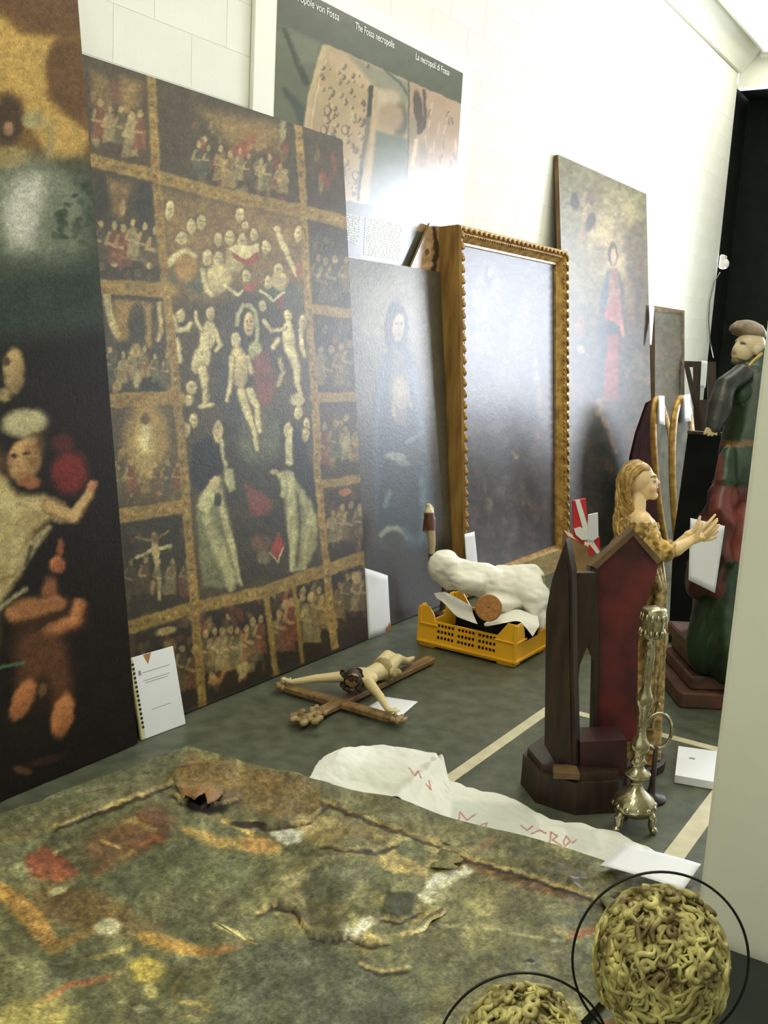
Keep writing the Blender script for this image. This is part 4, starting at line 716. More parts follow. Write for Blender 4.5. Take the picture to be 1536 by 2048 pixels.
p.e(60, 2050, 90, 50, (166, 156, 92), -15, .8); p.e(40, 1950, 70, 40, (128, 130, 96), 0, .9, .6); p.e(300, 1985, 14, 18, (176, 168, 110), 0, .6); p.st([(345, 1985), (362, 1955)], 6, (170, 144, 76), 4); p.e(280, 2018, 14, 8, (170, 172, 140), 0, .7); p.st([(350, 2000), (400, 2010), (420, 2020)], 8, (160, 146, 88), 5); p.e(370, 1960, 60, 34, (66, 66, 40), 0, .8, .6); p.e(180, 1935, 70, 16, (78, 80, 54), -10, .8, .6); p.sp(230, 460, 1930, 2048, 30, [(150, 146, 100), (90, 76, 44), (164, 150, 96)], (3, 9), .7, .6, 84)
p.po([(480, 1880), (640, 1880), (760, 1930), (860, 2060), (430, 2060), (440, 1960)], (86, 92, 78), 30, .8); p.st([(430, 1850), (460, 1860), (510, 1885)], [8, 12, 6], (188, 176, 130), 4); p.st([(470, 1820), (560, 1800), (630, 1770)], 14, (126, 124, 92), 12, .6)
# the middle: scraped patches, bare ground, white lining showing through the tears
p.e(640, 1660, 60, 28, (156, 142, 98), 10, .6); p.e(560, 1660, 22, 12, (160, 144, 96), 15, .5); p.po([(540, 1665), (575, 1655), (608, 1662), (600, 1685), (570, 1690)], (206, 210, 206), 6); p.st([(450, 1640), (500, 1665)], [10, 18], (176, 154, 94), 5); p.e(720, 1660, 70, 22, (140, 126, 90), 12, .8, .7)
p.e(640, 1775, 90, 56, (140, 132, 94), -15, .5); p.e(660, 1770, 56, 42, (84, 86, 66), -10, .5); p.e(700, 1740, 60, 24, (108, 110, 88), 10, .7); p.po([(740, 1715), (790, 1700), (860, 1740), (850, 1755), (770, 1740)], (170, 154, 104), 5); p.e(820, 1700, 34, 14, (96, 102, 78), 12, .6)
p.po([(855, 1760), (880, 1745), (950, 1725), (960, 1738), (905, 1765), (890, 1800), (850, 1810), (838, 1790)], (214, 216, 208), 5); p.po([(800, 1870), (835, 1832), (890, 1805), (895, 1818), (850, 1850), (805, 1874)], (198, 176, 118), 4); p.po([(778, 1770), (830, 1780), (826, 1825), (800, 1842), (762, 1835), (768, 1795)], (58, 62, 42), 7); p.po([(775, 1755), (850, 1755), (846, 1785), (785, 1785)], (120, 120, 92), 6)
p.po([(690, 1850), (740, 1830), (752, 1845), (722, 1870), (700, 1890), (684, 1880)], (206, 206, 196), 5); p.e(705, 1840, 18, 16, (150, 146, 106), 0, .6); p.st([(735, 1870), (765, 1885)], 14, (192, 174, 116), 4); p.e(600, 1840, 16, 18, (146, 134, 90), 0, .6); p.e(650, 1830, 46, 30, (82, 78, 52), 10, .6)
p.e(950, 1800, 100, 44, (132, 128, 92), -6, .7, .8); p.e(1060, 1790, 110, 30, (122, 118, 90), 8, .8, .6); p.e(940, 1870, 110, 34, (120, 118, 84), 4, .8, .6); p.st([(810, 1850), (960, 1855), (1120, 1880), (1230, 1855)], 5, (158, 156, 124), 5, .7); p.st([(1060, 1925), (1140, 1890), (1215, 1855)], 5, (150, 150, 122), 5, .7); p.e(1170, 1865, 34, 10, (150, 100, 62), -18, .7); p.e(1080, 1770, 16, 6, (176, 152, 96), 15, .6)
p.st([(880, 1705), (960, 1735), (1060, 1770), (1180, 1800), (1240, 1825)], [8, 16, 20, 16, 10], (94, 66, 36), 8, .85); p.st([(935, 1718), (990, 1745)], 8, (150, 118, 64), 5); p.st([(1060, 1755), (1150, 1785)], 8, (150, 122, 70), 5); p.sp(900, 1240, 1715, 1735, 40, [(150, 122, 70), (66, 46, 28), (130, 106, 66)], (4, 10), .5, .7, 85, .27)
p.po([(620, 1555), (880, 1640), (1390, 1800), (1380, 1830), (1240, 1810), (1000, 1730), (840, 1680), (640, 1600)], (112, 110, 84), 8, .8); p.st([(1200, 1640+70), (1280, 1760), (1380, 1810)], 6, (130, 124, 94), 8, .5); p.st([(955, 1700), (990, 1675)], 4, (150, 76, 56), 4, .6)
p.po([(860, 1980), (1000, 1940), (1150, 1960), (1200, 2060), (850, 2060)], (104, 102, 74), 20, .7); p.e(1090, 1978, 70, 18, (84, 84, 56), 0, .8, .7); p.e(1060, 2030, 130, 26, (160, 156, 118), 0, .8, .7); p.e(1010, 1985, 50, 14, (128, 122, 86), 0, .8)
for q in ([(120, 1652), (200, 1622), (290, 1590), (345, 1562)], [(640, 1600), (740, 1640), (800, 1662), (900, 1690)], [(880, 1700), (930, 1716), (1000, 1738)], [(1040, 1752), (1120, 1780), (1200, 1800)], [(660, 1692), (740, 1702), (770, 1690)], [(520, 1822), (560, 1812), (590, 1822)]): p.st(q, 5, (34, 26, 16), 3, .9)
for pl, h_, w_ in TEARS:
    q = np.array(pl, float); p.st(q-np.array([0, 4]), 7, (176, 156, 106), 4, .75); p.st(q+np.array([0, 5]), 5, (36, 28, 18), 4, .8)  # pale lip edge; the dark line below is its shadow painted in
p.e(408, 1612, 46, 15, (20, 15, 9), 6, .5); p.e(500, 1650, 40, 8, (40, 32, 20), 5, .5); p.e(1060, 1922, 12, 4, (24, 20, 14), -15, .5); p.e(905, 1712, 16, 8, (30, 22, 14), 10, .5); p.e(1235, 1795, 10, 9, (34, 30, 22), 0, .6)  # dark spots painted as holes, their inner shade put into the colour
p.noise(.25, 24, 15); p.noise(.38, 7, 16); p.noise(.25, 60, 17); p.c *= np.array([1.12, 1.10, .98])
CANV = p.lin(.86); CZ = P[..., 2]
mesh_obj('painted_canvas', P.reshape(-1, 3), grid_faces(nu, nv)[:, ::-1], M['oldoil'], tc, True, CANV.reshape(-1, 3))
def bar(s0, s1, off, w, h, E, F, name='stretcher_bar'):
    c = K+E*((s0+s1)/2)+F*off; R = np.stack([E, np.cross(V(0, 0, 1), E), V(0, 0, 1)], 1); b = MB(); b.box(c+V(0, 0, h/2), (s1-s0, w, h), R, .003); b.build(name, M['wood'], tc)
bar(-.01, CW+.01, .035, .075, .026, E2, E1); bar(.078, CL, .035, .075, .026, E1, E2); bar(.078, CL, CW-.06, .075, .02, E1, E2); bar(-.01, CW+.01, CL+.035, .075, .026, E2, E1)
# curled flaps at the tears (each a curling strip of canvas)
def flap(pts, curl, h, colr, name='flap'):
    """pts: hinge a, hinge b, tip b, tip a in picture coordinates; curls upward towards the tip"""
    zc = lambda x, y: CZ[min(nv-1, max(0, int((fl(x, y, .036)-K).dot(E2)/CW*(nv-1)))), min(nu-1, max(0, int((fl(x, y, .036)-K).dot(E1)/CL*(nu-1))))]
    a, c, d, e_ = [fl(x, y, zc(x, y)+.001) for x, y in pts]; s_ = np.linspace(0, 1, 9); t_ = np.linspace(0, 1, 11)
    Q = (a+(c-a)*s_[None, :, None])*(1-t_[:, None, None])+(e_+(d-e_)*s_[None, :, None])*t_[:, None, None]; Q = Q.copy()
    Q[..., 2] += .45*h*np.sin(t_*curl)[:, None]*(.75+.5*np.sin(s_*5+pts[0][0]))[None, :]+.004*np.sin(s_*9+pts[0][1])[None, :]
    jag = 1+.18*np.sin(s_*13+pts[0][0]*.3); Q = Q[0][None]+(Q-Q[0][None])*jag[None, :, None]
    n_ = np.cross(c-a, e_-a)
    if n_[2] < 0: Q = Q[:, ::-1]
    ia = np.clip(((Q-K) @ E1)/CL*(nu-1), 0, nu-1).astype(int); idd = np.clip(((Q-K) @ E2)/CW*(nv-1), 0, nv-1).astype(int)
    own = np.ones(Q.shape)*s2l(np.array(colr)/255.)*.72; own *= (.8+.4*vnoise(Q[..., 0]*40, Q[..., 1]*40, 5, 2))[..., None]
    k_ = np.clip(t_*1.6-.6, 0, .8)[:, None, None]; cc = CANV[idd, ia]*1.15*(1-k_)+own*1.7*k_
    sheet(name, Q, .0022, M['oldoil'], tc, cc, under=np.ones(Q.shape)*s2l(np.array([186, 168, 118])/255.)*.8)
flap([(345, 1560), (475, 1560), (430, 1605), (365, 1605)], 2.2, .05, (138, 96, 66))
flap([(700, 1680), (790, 1700), (740, 1720), (690, 1705)], 1.4, .02, (150, 136, 96))
flap([(860, 1735), (885, 1695), (930, 1715), (905, 1742)], 1.5, .022, (130, 118, 82))
flap([(806, 1868), (885, 1812), (892, 1826), (822, 1880)], 1.5, .012, (200, 178, 122))
flap([(430, 1848), (470, 1848), (508, 1884), (482, 1882)], 1.4, .012, (190, 178, 132))
flap([(1195, 1790), (1290, 1815), (1270, 1838), (1215, 1828)], 1.6, .02, (104, 96, 68))
# ------------------------------------------------------------------ tissue with red writing along the canvas edge, paper sheet on it
near = np.array([(618, 1560), (700, 1588), (800, 1618), (900, 1650), (1000, 1682), (1100, 1712), (1200, 1740), (1290, 1765)]); far = np.array([(650, 1524), (745, 1496), (872, 1512), (900, 1570), (1010, 1602), (1100, 1646), (1222, 1668), (1330, 1718)])
tt = np.linspace(0, 1, 380); kk = np.linspace(0, 1, len(near))
nr = np.stack([np.interp(tt, kk, near[:, i]) for i in (0, 1)], 1); fr_ = np.stack([np.interp(tt, kk, far[:, i]) for i in (0, 1)], 1)
N3 = np.array([fl(x, y) for x, y in nr]); F3 = np.array([fl(x, y) for x, y in fr_]); w_ = np.linspace(0.0, 1, 110)
Pt = N3[None]+(F3-N3)[None]*w_[:, None, None]
s2 = np.broadcast_to(tt[None]*2.0, Pt.shape[:2]); w2 = np.broadcast_to(w_[:, None]*.35, Pt.shape[:2])
Pt[..., 2] = .008+.016*np.abs(vnoise(s2*9+w2*6, w2*14, 92, 3)-.5)*np.clip((w2+.02)*9, .1, 1)+.055*np.abs(vnoise(s2*4, w2*7, 91, 3)-.45)*np.clip((w2+.06)*9, .15, 1)+.045*np.clip(1-np.abs(s2-.12)/.16, 0, 1)*np.clip(1-np.abs(w2-.22)/.16, 0, 1)+.03*np.exp(-((s2-.55-.4*w2)/.06)**2)
p = Paint(Pt, (238, 239, 228), .5); 
p.po([(690, 1530), (810, 1525), (830, 1560), (760, 1590), (700, 1560)], (218, 220, 202), 14, .6); p.po([(905, 1600), (1060, 1610), (1080, 1660), (1010, 1690), (900, 1640)], (208, 214, 202), 10, .7); p.po([(1130, 1650), (1190, 1660), (1200, 1700), (1140, 1710)], (206, 212, 200), 10, .6)
RI = (196, 120, 112)
for q in ([(818, 1536), (830, 1552), (836, 1542), (842, 1556)], [(852, 1568), (862, 1580), (858, 1562)], [(916, 1648), (920, 1624), (934, 1640), (950, 1630)], [(962, 1650), (974, 1646), (968, 1664), (958, 1668)], [(985, 1672), (988, 1662), (994, 1674), (1004, 1676)], [(1042, 1652), (1054, 1660), (1066, 1652)], [(1062, 1668), (1080, 1660), (1092, 1666)], [(1098, 1688), (1102, 1664), (1114, 1672), (1104, 1680), (1122, 1690)], [(1126, 1684), (1132, 1672), (1140, 1682), (1130, 1692), (1126, 1684)], [(1144, 1686), (1152, 1680)]): p.st(q, 2.6, RI, 2.0)
ts = sheet('tissue_wrap', Pt, .0015, M['tissue'], None, p.lin(.95), True, (2.65, 1.3, 0)); tag(ts, 'crumpled white tissue strip with red writing along the torn canvas', 'tissue')
paper('paper_sheet', 'clean white paper sheet lying on the end of the tissue', 'paper', [fl(1200, 1730, .078), fl(1366, 1780, .07), fl(1402, 1728, .065), fl(1250, 1690, .075)], .0015, None, .004)
# ------------------------------------------------------------------ yellow fruit crate with wrapped sculpture
cr = thing('plastic_crate', 'yellow plastic fruit crate on the floor by the gilt frame', 'crate', (4.30, 2.10, 0))
cx0, cx1, cy0, cy1, ch = 4.12, 4.48, 1.835, 2.36, .205
def crate_side(p0, d, n, L, dip, slots, name):
    """side wall: from p0 along d (length L), outward n; corners high, middle dipped, rows of real slots"""
    th = .008; b = MB(); z0 = .012
    def pr(pts): b.prism([p0+d*u+V(0, 0, z)-n*0 for u, z in pts], -n*th)
    e = .085
    if slots:
        rows = [(.052, .068), (.082, .098), (.112, .128)]; zs = [z0]+[q for r in rows for q in r]
        u0, u1 = .09, L-.10
        pr([(0, z0), (u0, z0), (u0, dip-.004), (e, ch*.8), (e-.03, ch), (0, ch)]); pr([(u1, z0), (L, z0), (L, ch), (u1+.05, ch), (u1+.02, ch*.8), (u1, dip-.004)])
        edges = [z0, .052, .068, .082, .098, .112, .128, dip-.004]
        for i in range(0, 8, 2): pr([(u0, edges[i]), (u1, edges[i]), (u1, edges[i+1]), (u0, edges[i+1])])
        grp = (u1-u0)/3
        for r in rows:
            for g in range(3):
                a = u0+g*grp
                pr([(a, r[0]), (a+.016, r[0]), (a+.016, r[1]), (a, r[1])])
                k = int((grp-.016)/.0165)
                for j in range(1, k+1):
                    x = a+.016+j*(grp-.016)/(k+0.0)-.005; pr([(x, r[0]), (x+.005, r[0]), (x+.005, r[1]), (x, r[1])])
    else:
        pr([(0, z0), (L, z0), (L, ch), (L-e+.03, ch), (L-e, ch*.8), (L-e-.02, dip), (e+.02, dip), (e, ch*.8), (e-.03, ch), (0, ch)])
    b.box(p0+d*(L/2)+n*.004+V(0, 0, .028), tuple(np.abs(d)*L+np.abs(n)*.010+V(0, 0, .012)), None, .003)
    b.box(p0+d*.055+n*.003+V(0, 0, .118), tuple(np.abs(d)*.11+np.abs(n)*.008+V(0, 0, .008)), None, .002)
    b.box(p0+d*(L-.055)+n*.003+V(0, 0, .118), tuple(np.abs(d)*.11+np.abs(n)*.008+V(0, 0, .008)), None, .002)
    return b.build(name, M['yellow'], cr)
crate_side(V(cx0, cy1, 0), V(0, -1, 0), V(-1, 0, 0), cy1-cy0, .142, True, 'long_side')
crate_side(V(cx1, cy0, 0), V(0, 1, 0), V(1, 0, 0), cy1-cy0, .142, True, 'long_side')
crate_side(V(cx0, cy0, 0), V(1, 0, 0), V(0, -1, 0), cx1-cx0, .10, False, 'short_side')
crate_side(V(cx1, cy1, 0), V(-1, 0, 0), V(0, 1, 0), cx1-cx0, .10, False, 'short_side')
b = MB(); b.box((4.30, 2.0975, .02), (cx1-cx0-.016, cy1-cy0-.016, .012)); b.build('bottom', M['yellow'], cr)
for x in (cx0+.04, cx1-.04):
    for y in (cy0+.05, cy1-.05): b = MB(); b.box((x, y, .007), (.07, .09, .014), None, .003); b.build('foot', M['yellow'], cr)
for x in (cx0+.006, cx1-.006):
    for y in (cy0+.006, cy1-.006): b = MB(); b.box((x, y, .11), (.022, .022, .19), None, .006); b.build('corner_post', M['yellow'], cr)
b = MB(); b.box((cx0+.016, 2.0975, .078), (.006, cy1-cy0-.05, .10)); b.box((cx1-.016, 2.0975, .078), (.006, cy1-cy0-.05, .10)); b.box((4.30, 2.0975, .030), (cx1-cx0-.03, cy1-cy0-.03, .006)); b.build('lining', M['dark'], cr, label='dark lining added to keep the crate slots dark')  # dark sheets added inside so that the slots look shaded
# wrapped bundle
b = MB(); dp = 4.90
capsule(b, pt(892, 1132, dp-.02), .085, pt(902, 1150, dp), .075); capsule(b, pt(905, 1140, dp), .07, pt(985, 1168, dp), .085)
capsule(b, pt(985, 1168, dp), .075, pt(1050, 1180, dp), .095); capsule(b, pt(1040, 1172, dp), .085, pt(1072, 1200, dp-.05), .075); capsule(b, pt(1066, 1190, dp-.03), .07, pt(1070, 1225, dp-.06), .05); b.ball(pt(1010, 1200, dp), (.16, .10, .06))
capsule(b, pt(1078, 1190, dp-.05), .055, pt(1084, 1250, dp-.08), .022); capsule(b, pt(1000, 1150, dp+.06), .05, pt(1060, 1150, dp+.06), .06); b.ball(pt(935, 1160, dp-.03), (.09, .10, .055))
v, n_, f_ = fused(b, .009, 5)
fold = (vnoise(v[:, 1]*11+v[:, 2]*7, v[:, 0]*8+v[:, 2]*14, 101, 3)-.5)*.034; ax_ = unit(pt(1072, 1200, dp)-pt(892, 1132, dp)); pr1 = v @ ax_; pr2 = v @ unit(np.cross(ax_, V(1, .2, 0))); fold = fold+.014*(vnoise(pr1*7+pr2*6, pr2*34-pr1*9, 106, 3)-.5)+.008*(np.abs(vnoise(v[:, 1]*16+v[:, 0]*10, v[:, 2]*16+v[:, 0]*6, 104, 2)-.5)*-2+.5); v = v+n_*fold[:, None]
o = mesh_obj('wrapped_sculpture', v, f_, M['cloth'], None, True, None, None, (4.3, 2.1, .03)); tag(o, 'bundle wrapped in white sheet lying on the yellow crate', 'bundle')
def drape(name, label, cols, m, amp=.01, seed=1, n=34, thick=.002):
    """cloth from rows of (px,py,depth) control points"""
    C_ = np.array([[pt(*q) for q in row] for row in cols]); nr_, nc = C_.shape[:2]; s_ = np.linspace(0, nc-1, n); t_ = np.linspace(0, nr_-1, n)
    R1 = np.stack([[np.interp(s_, range(nc), C_[i, :, k]) for k in range(3)] for i in range(nr_)]).transpose(0, 2, 1)
    Q = np.stack([[np.interp(t_, range(nr_), R1[:, j, k]) for k in range(3)] for j in range(n)]).transpose(2, 0, 1)
    ker = np.ones(7)/7
    for ax in (0, 1):
        pad = np.concatenate([np.repeat(np.take(Q, [0], ax), 3, ax), Q, np.repeat(np.take(Q, [-1], ax), 3, ax)], ax); Q = np.apply_along_axis(lambda a_: np.convolve(a_, ker, 'valid'), ax, pad)
    S_, T_ = np.meshgrid(np.linspace(0, 1, n), np.linspace(0, 1, n)); nn = cd(1000, 1200)
    Q = Q-nn*(amp*(vnoise(S_*7, T_*3, seed, 3)-.4))[..., None]
    c = Q.reshape(-1, 3).mean(0); o = sheet(name, Q[::-1], thick, m, None, None, True, c); return tag(o, label, 'cloth')
drape('packing_cloth', 'white cloth over the left rim of the yellow crate', [[(866, 1186, 4.98), (890, 1182, 4.98), (945, 1212, 4.93)], [(872, 1196, 4.93), (900, 1205, 4.91), (950, 1232, 4.86)], [(884, 1200, 4.90), (915, 1236, 4.86), (958, 1250, 4.82)]], M['cloth'], .012, 111)
drape('packing_cloth', 'white cloth over the right end of the yellow crate', [[(985, 1232, 4.78), (1035, 1216, 4.80), (1078, 1232, 4.80)], [(964, 1248, 4.70), (1030, 1236, 4.72), (1082, 1252, 4.72)], [(966, 1254, 4.69), (1040, 1240, 4.70), (1066, 1276, 4.70)]], M['cloth'], .012, 112)
# cork disc
dn = unit(-cd(977, 1215)+V(0, 0, .1)); dc = pt(977, 1216, 4.66); b = MB(); b.lathe([(.002, -.009), (.059, -.009), (.063, -.005), (.063, .005), (.059, .009), (.006, .009), (.005, .004)], dc, 32, dn)
tag(b.build('cork_disc', M['cork'], None, False, None, dc), 'round brown cork disc standing in the crate', 'disc')
# plank behind the bundle
pq = V(4.95, 2.20, 0); qn = unit(V(-.75, -.66, 0)); q_ = [on(x, y, pq, qn) for x, y in ((1020, 1146), (1040, 1128), (1118, 1100), (1128, 1120), (1112, 1142), (1090, 1152), (1090, 1248), (1050, 1256), (1050, 1150))]
b = MB(); b.prism(q_, -qn*.022); tag(b.build('wood_board', M['palewood'], loc=np.mean(q_, 0)), 'pale wooden board end resting behind the wrapped bundle', 'board')
# small carved figurine leaning by the Virgin picture
fg = thing('carved_figurine', 'small carved brown and cream figurine at the corner of the Virgin painting', 'statue', (4.62, 2.50, 0))
b = MB(); D = 5.16
capsule(b, pt(857, 1012, D), .016, pt(858, 1022, D), .012); capsule(b, pt(858, 1026, D), .028, pt(860, 1052, D), .026); capsule(b, pt(852, 1040, D), .014, pt(848, 1062, D), .009); capsule(b, pt(866, 1038, D), .014, pt(868, 1060, D), .010); capsule(b, pt(861, 1056, D), .024, pt(864, 1090, D), .020); capsule(b, pt(864, 1090, D), .018, pt(862, 1130, D), .013)
b.lathe([(.05, 0), (.05, .03), (.02, .04), (.008, .34)], (fl(868, 1260)[0]*0+4.62, 2.50, 0), 12)
v, n_, f_ = fused(b, .006, 3); yy = project(v)[1]
c_ = np.where((yy < 1026)[:, None], s2l(np.array([206, 190, 150])/255.), np.where((yy < 1062)[:, None], s2l(np.array([92, 58, 40])/255.), np.where((yy < 1108)[:, None], s2l(np.array([170, 150, 112])/255.), s2l(np.array([70, 50, 34])/255.))))
mesh_obj('body', v, f_, M['statue'], fg, True, c_)
b = MB(); b.prism([pt(862, 1008, D+.02), pt(868, 1016, D+.02), pt(867, 1036, D+.02), pt(859, 1030, D+.02)], cd(860, 1020)*.008); b.build('wing', M['cloth'], fg)

M['crosswood'] = mat('cross_wood', rgb(146, 116, 72), .5, c2=rgb(102, 76, 44), scale=8, stretch=(1, 5, 5), bump=.1)
# ------------------------------------------------------------------ crucifix lying on the floor
cx = thing('crucifix', 'wooden crucifix with a pale carved Christ lying on the floor', 'crucifix', (3.3, 2.165, 0))
b = MB(); b.box((3.45, 2.165, .022), (.93, .052, .026), None, .005); b.build('upright', M['crosswood'], cx)
b = MB(); b.box((3.175, 2.165, .024), (.05, .56, .026), None, .005); b.build('crossbar', M['crosswood'], cx)
def orn(c, s, name='carved_end'):
    b = MB(); 
    for a in range(7): t = a*.9; b.ball(c+V(math.cos(t)*s*.8, math.sin(t)*s*.9, .004*(a % 2)), (s*.40, s*.26, .014), None, 8, 6)
    b.ball(c, (s*.8, s*.3, .016), None, 8, 6); b.ball(c, (s*.3, s*.8, .016), None, 8, 6); v, n_, f_ = fused(b, .005, 2); mesh_obj(name, v, f_, M['carv'], cx, True)
M['carv'] = mat('carved_pale_wood', rgb(170, 146, 96), .5, c2=rgb(112, 88, 50), scale=18, bump=.2, bscale=40)
orn(V(2.955, 2.165, .028), .06); orn(V(3.04, 2.165, .030), .038); orn(V(3.175, 1.885, .028), .034); orn(V(3.175, 2.445, .028), .034)
sk = s2l(np.array([214, 196, 146])/255.)
b = MB(); S = lambda x, y, z: V(x, y, z)
capsule(b, S(3.31, 2.165, .085), .036, S(3.42, 2.17, .080), .034); b.ball(S(3.34, 2.165, .09), (.065, .068, .036)); capsule(b, S(3.42, 2.17, .08), .036, S(3.50, 2.175, .075), .042)
for sgn, hy in ((1, 2.425), (-1, 1.915)):
    sh = S(3.295, 2.165+sgn*.065, .088); el = S(3.235, 2.165+sgn*.155, .075); hd_ = S(3.178, hy-sgn*.02, .055); capsule(b, sh, .024, el, .017); capsule(b, el, .018, hd_, .012); b.ball(hd_+V(-.006, sgn*.016, .002), (.014, .020, .009))
for k in range(4): pass
kn = S(3.585, 2.20, .115); capsule(b, S(3.50, 2.195, .08), .032, kn, .024); capsule(b, kn, .024, S(3.70, 2.185, .062), .015); kn2 = S(3.59, 2.15, .108); capsule(b, S(3.50, 2.15, .078), .032, kn2, .024); capsule(b, kn2, .023, S(3.70, 2.165, .066), .015); capsule(b, S(3.70, 2.185, .058), .015, S(3.755, 2.175, .052), .010); capsule(b, S(3.70, 2.165, .070), .014, S(3.75, 2.165, .068), .010)
capsule(b, S(3.285, 2.16, .09), .020, S(3.262, 2.155, .10), .018)
for sgn in (1, -1):
    hd_ = S(3.178, (2.425 if sgn > 0 else 1.915)-sgn*.02, .055)
    for j in range(4): capsule(b, hd_+V(-.012+.007*j, sgn*.03, .003), .0045, hd_+V(-.014+.008*j, sgn*.052, .006), .0035, 6)
    capsule(b, hd_+V(.006, sgn*.012, .003), .005, hd_+V(.022, sgn*.028, .007), .004, 6)
v, n_, f_ = fused(b, .0045, 3); mesh_obj('figure', v, f_, M['flesh'], cx, True, np.ones(v.shape)*sk)
b = MB(); b.ball(S(3.245, 2.150, .108), (.040, .030, .036)); b.ball(S(3.232, 2.140, .12), (.026, .024, .022)); 
v, n_, f_ = fused(b, .0045, 3); chead = mesh_obj('head', v, f_, M['flesh'], cx, True, np.ones(v.shape)*s2l(np.array([150, 116, 78])/255.))
b = MB()
for k in range(26):
    a = k*.55; q = S(3.246, 2.152, .108); d = V(math.cos(a)*.040, math.sin(a)*.034, .03*math.cos(k*1.7)); b.tube([q+d, q+d*1.06+V(-.012, 0, .004), q+d*.9+V(.02, .01*math.sin(k), -.03)], [.009, .010, .005], 6)
b.ball(S(3.250, 2.154, .112), (.043, .034, .040)); b.build('hair', mat('dark_hair', rgb(62, 44, 26), .6, c2=rgb(40, 28, 16), scale=30), chead, True)
b = MB(); b.lathe([(.036, -.032), (.050, -.022), (.053, .0), (.048, .022), (.035, .032)], S(3.505, 2.172, .076), 18, (1, 0, 0)); b.ball(S(3.53, 2.118, .066), (.034, .022, .02)); b.build('loincloth', mat('gilt_cloth', rgb(176, 156, 106), .55, c2=rgb(130, 112, 66), scale=40, bump=.2), cx, True)

# ------------------------------------------------------------------ gothic niche seen from behind
RV = unit(V(.541, -.841, 0)); QV = unit(V(-.841, -.541, 0))
ng = thing('gothic_niche', 'dark gothic wooden niche with a maroon gabled back panel on a plinth', 'niche', (3.07, 1.08, 0))
def octa(c, r, z0, z1, ph=.39): return [V(c[0]+r*math.cos(ph+k*math.pi/4), c[1]+r*math.sin(ph+k*math.pi/4), z0) for k in range(8)], V(0, 0, z1-z0)
b = MB(); b.prism(*octa((3.085, 1.115), .184, 0, .11)); b.prism(*octa((3.085, 1.115), .170, .11, .135)); b.build('plinth', M['darkwood'], ng)
def board(pxs, p0, n, th, name, m, parent=ng):
    q = [on(x, y, p0, n) for x, y in pxs]; b = MB(); b.prism(q, -unit(n)*th); return b.build(name, m, parent)
p0 = pt(1255, 1300, 3.42)
board([(1188, 1130), (1266, 1064), (1318, 1120), (1310, 1160), (1298, 1190), (1284, 1240), (1276, 1290), (1274, 1484), (1192, 1484), (1190, 1400), (1196, 1291), (1184, 1204)], p0, QV, .03, 'back_panel', M['maroon'])
p0f = p0+QV*.012
gm = mat('gable_moulding', rgb(120, 96, 64), .5, c2=rgb(92, 70, 44), scale=10)
board([(1183, 1132), (1266, 1058), (1266, 1072), (1194, 1138)], p0f, QV, .05, 'gable_moulding', gm); board([(1266, 1058), (1323, 1120), (1314, 1128), (1266, 1072)], p0f, QV, .05, 'gable_moulding', gm)
board([(1180, 1136), (1194, 1138), (1190, 1204), (1200, 1291), (1196, 1484), (1184, 1484), (1188, 1320), (1176, 1220)], p0f, QV, .05, 'stile', M['darkwood'])
n1 = unit(QV*.86-RV*.5); pp0 = pt(1125, 1400, 3.27)
board([(1089, 1490), (1092, 1225), (1104, 1160), (1132, 1078), (1144, 1142), (1146, 1290), (1152, 1535), (1112, 1530)], pp0, n1, .045, 'pier', M['darkwood'])
board([(1101, 1500), (1104, 1250), (1112, 1190), (1130, 1120), (1137, 1150), (1138, 1300), (1142, 1525), (1116, 1522)], pp0+n1*.008, n1, .012, 'pier_panel', M['darkwood'])
n2 = unit(QV*.93+RV*.2); pp1 = pt(1150, 1300, 3.35)
board([(1142, 1146), (1192, 1146), (1198, 1290), (1194, 1484), (1186, 1484), (1190, 1322), (1176, 1289), (1160, 1330), (1153, 1400), (1150, 1500), (1142, 1500)], pp1, n2, .028, 'arch_panel', M['darkwood'])
board([(1160, 1484), (1254, 1480), (1254, 1572), (1160, 1578)], pt(1205, 1530, 3.29), QV, .12, 'seat_block', mat('dark_maroon', rgb(62, 26, 24), .5, c2=rgb(42, 18, 16), scale=8))
b = MB(); c_ = pt(1132, 1540, 3.01); b.prism([on(x, y, V(0, 0, .142), V(0, 0, 1)) for x, y in ((1106, 1530), (1150, 1526), (1160, 1548), (1108, 1546))], (0, 0, -.02)); b.build('pier_foot', gm, ng)
# ------------------------------------------------------------------ cardboard carton with red and white tape behind the niche
ct = thing('taped_carton', 'cardboard piece with red and white tape standing behind the niche', 'carton', tuple(V(4.62, 1.60, 0)))
cn = unit(V(-.86, -.5, 0)); c0 = V(4.62, 1.62, 0)
board([(1136, 1072), (1188, 1100), (1190, 1146), (1196, 1330), (1136, 1345), (1132, 1100)], c0, cn, .16, 'carton', M['card'], ct)
board([(1146, 1002), (1172, 998), (1175, 1056), (1168, 1090), (1147, 1074)], c0+cn*.004, cn, .03, 'red_flap', M['red'], ct)
board([(1150, 1000), (1160, 1000), (1182, 1074), (1200, 1104), (1194, 1108), (1172, 1080)], c0+cn*.012, cn, .007, 'white_tape', M['white'], ct)
board([(1148, 1058), (1160, 1054), (1178, 1064), (1178, 1080), (1164, 1080), (1152, 1070)], c0+cn*.016, cn, .01, 'white_tape', M['white'], ct)
board([(1177, 1030), (1196, 1026), (1197, 1074), (1186, 1082), (1174, 1078)], c0+cn*.020, cn, .016, 'white_paper', M['paper'], ct)
board([(1184, 1078), (1199, 1074), (1200, 1098), (1182, 1112), (1176, 1100)], c0+cn*.008, cn, .02, 'red_flap', M['red'], ct)
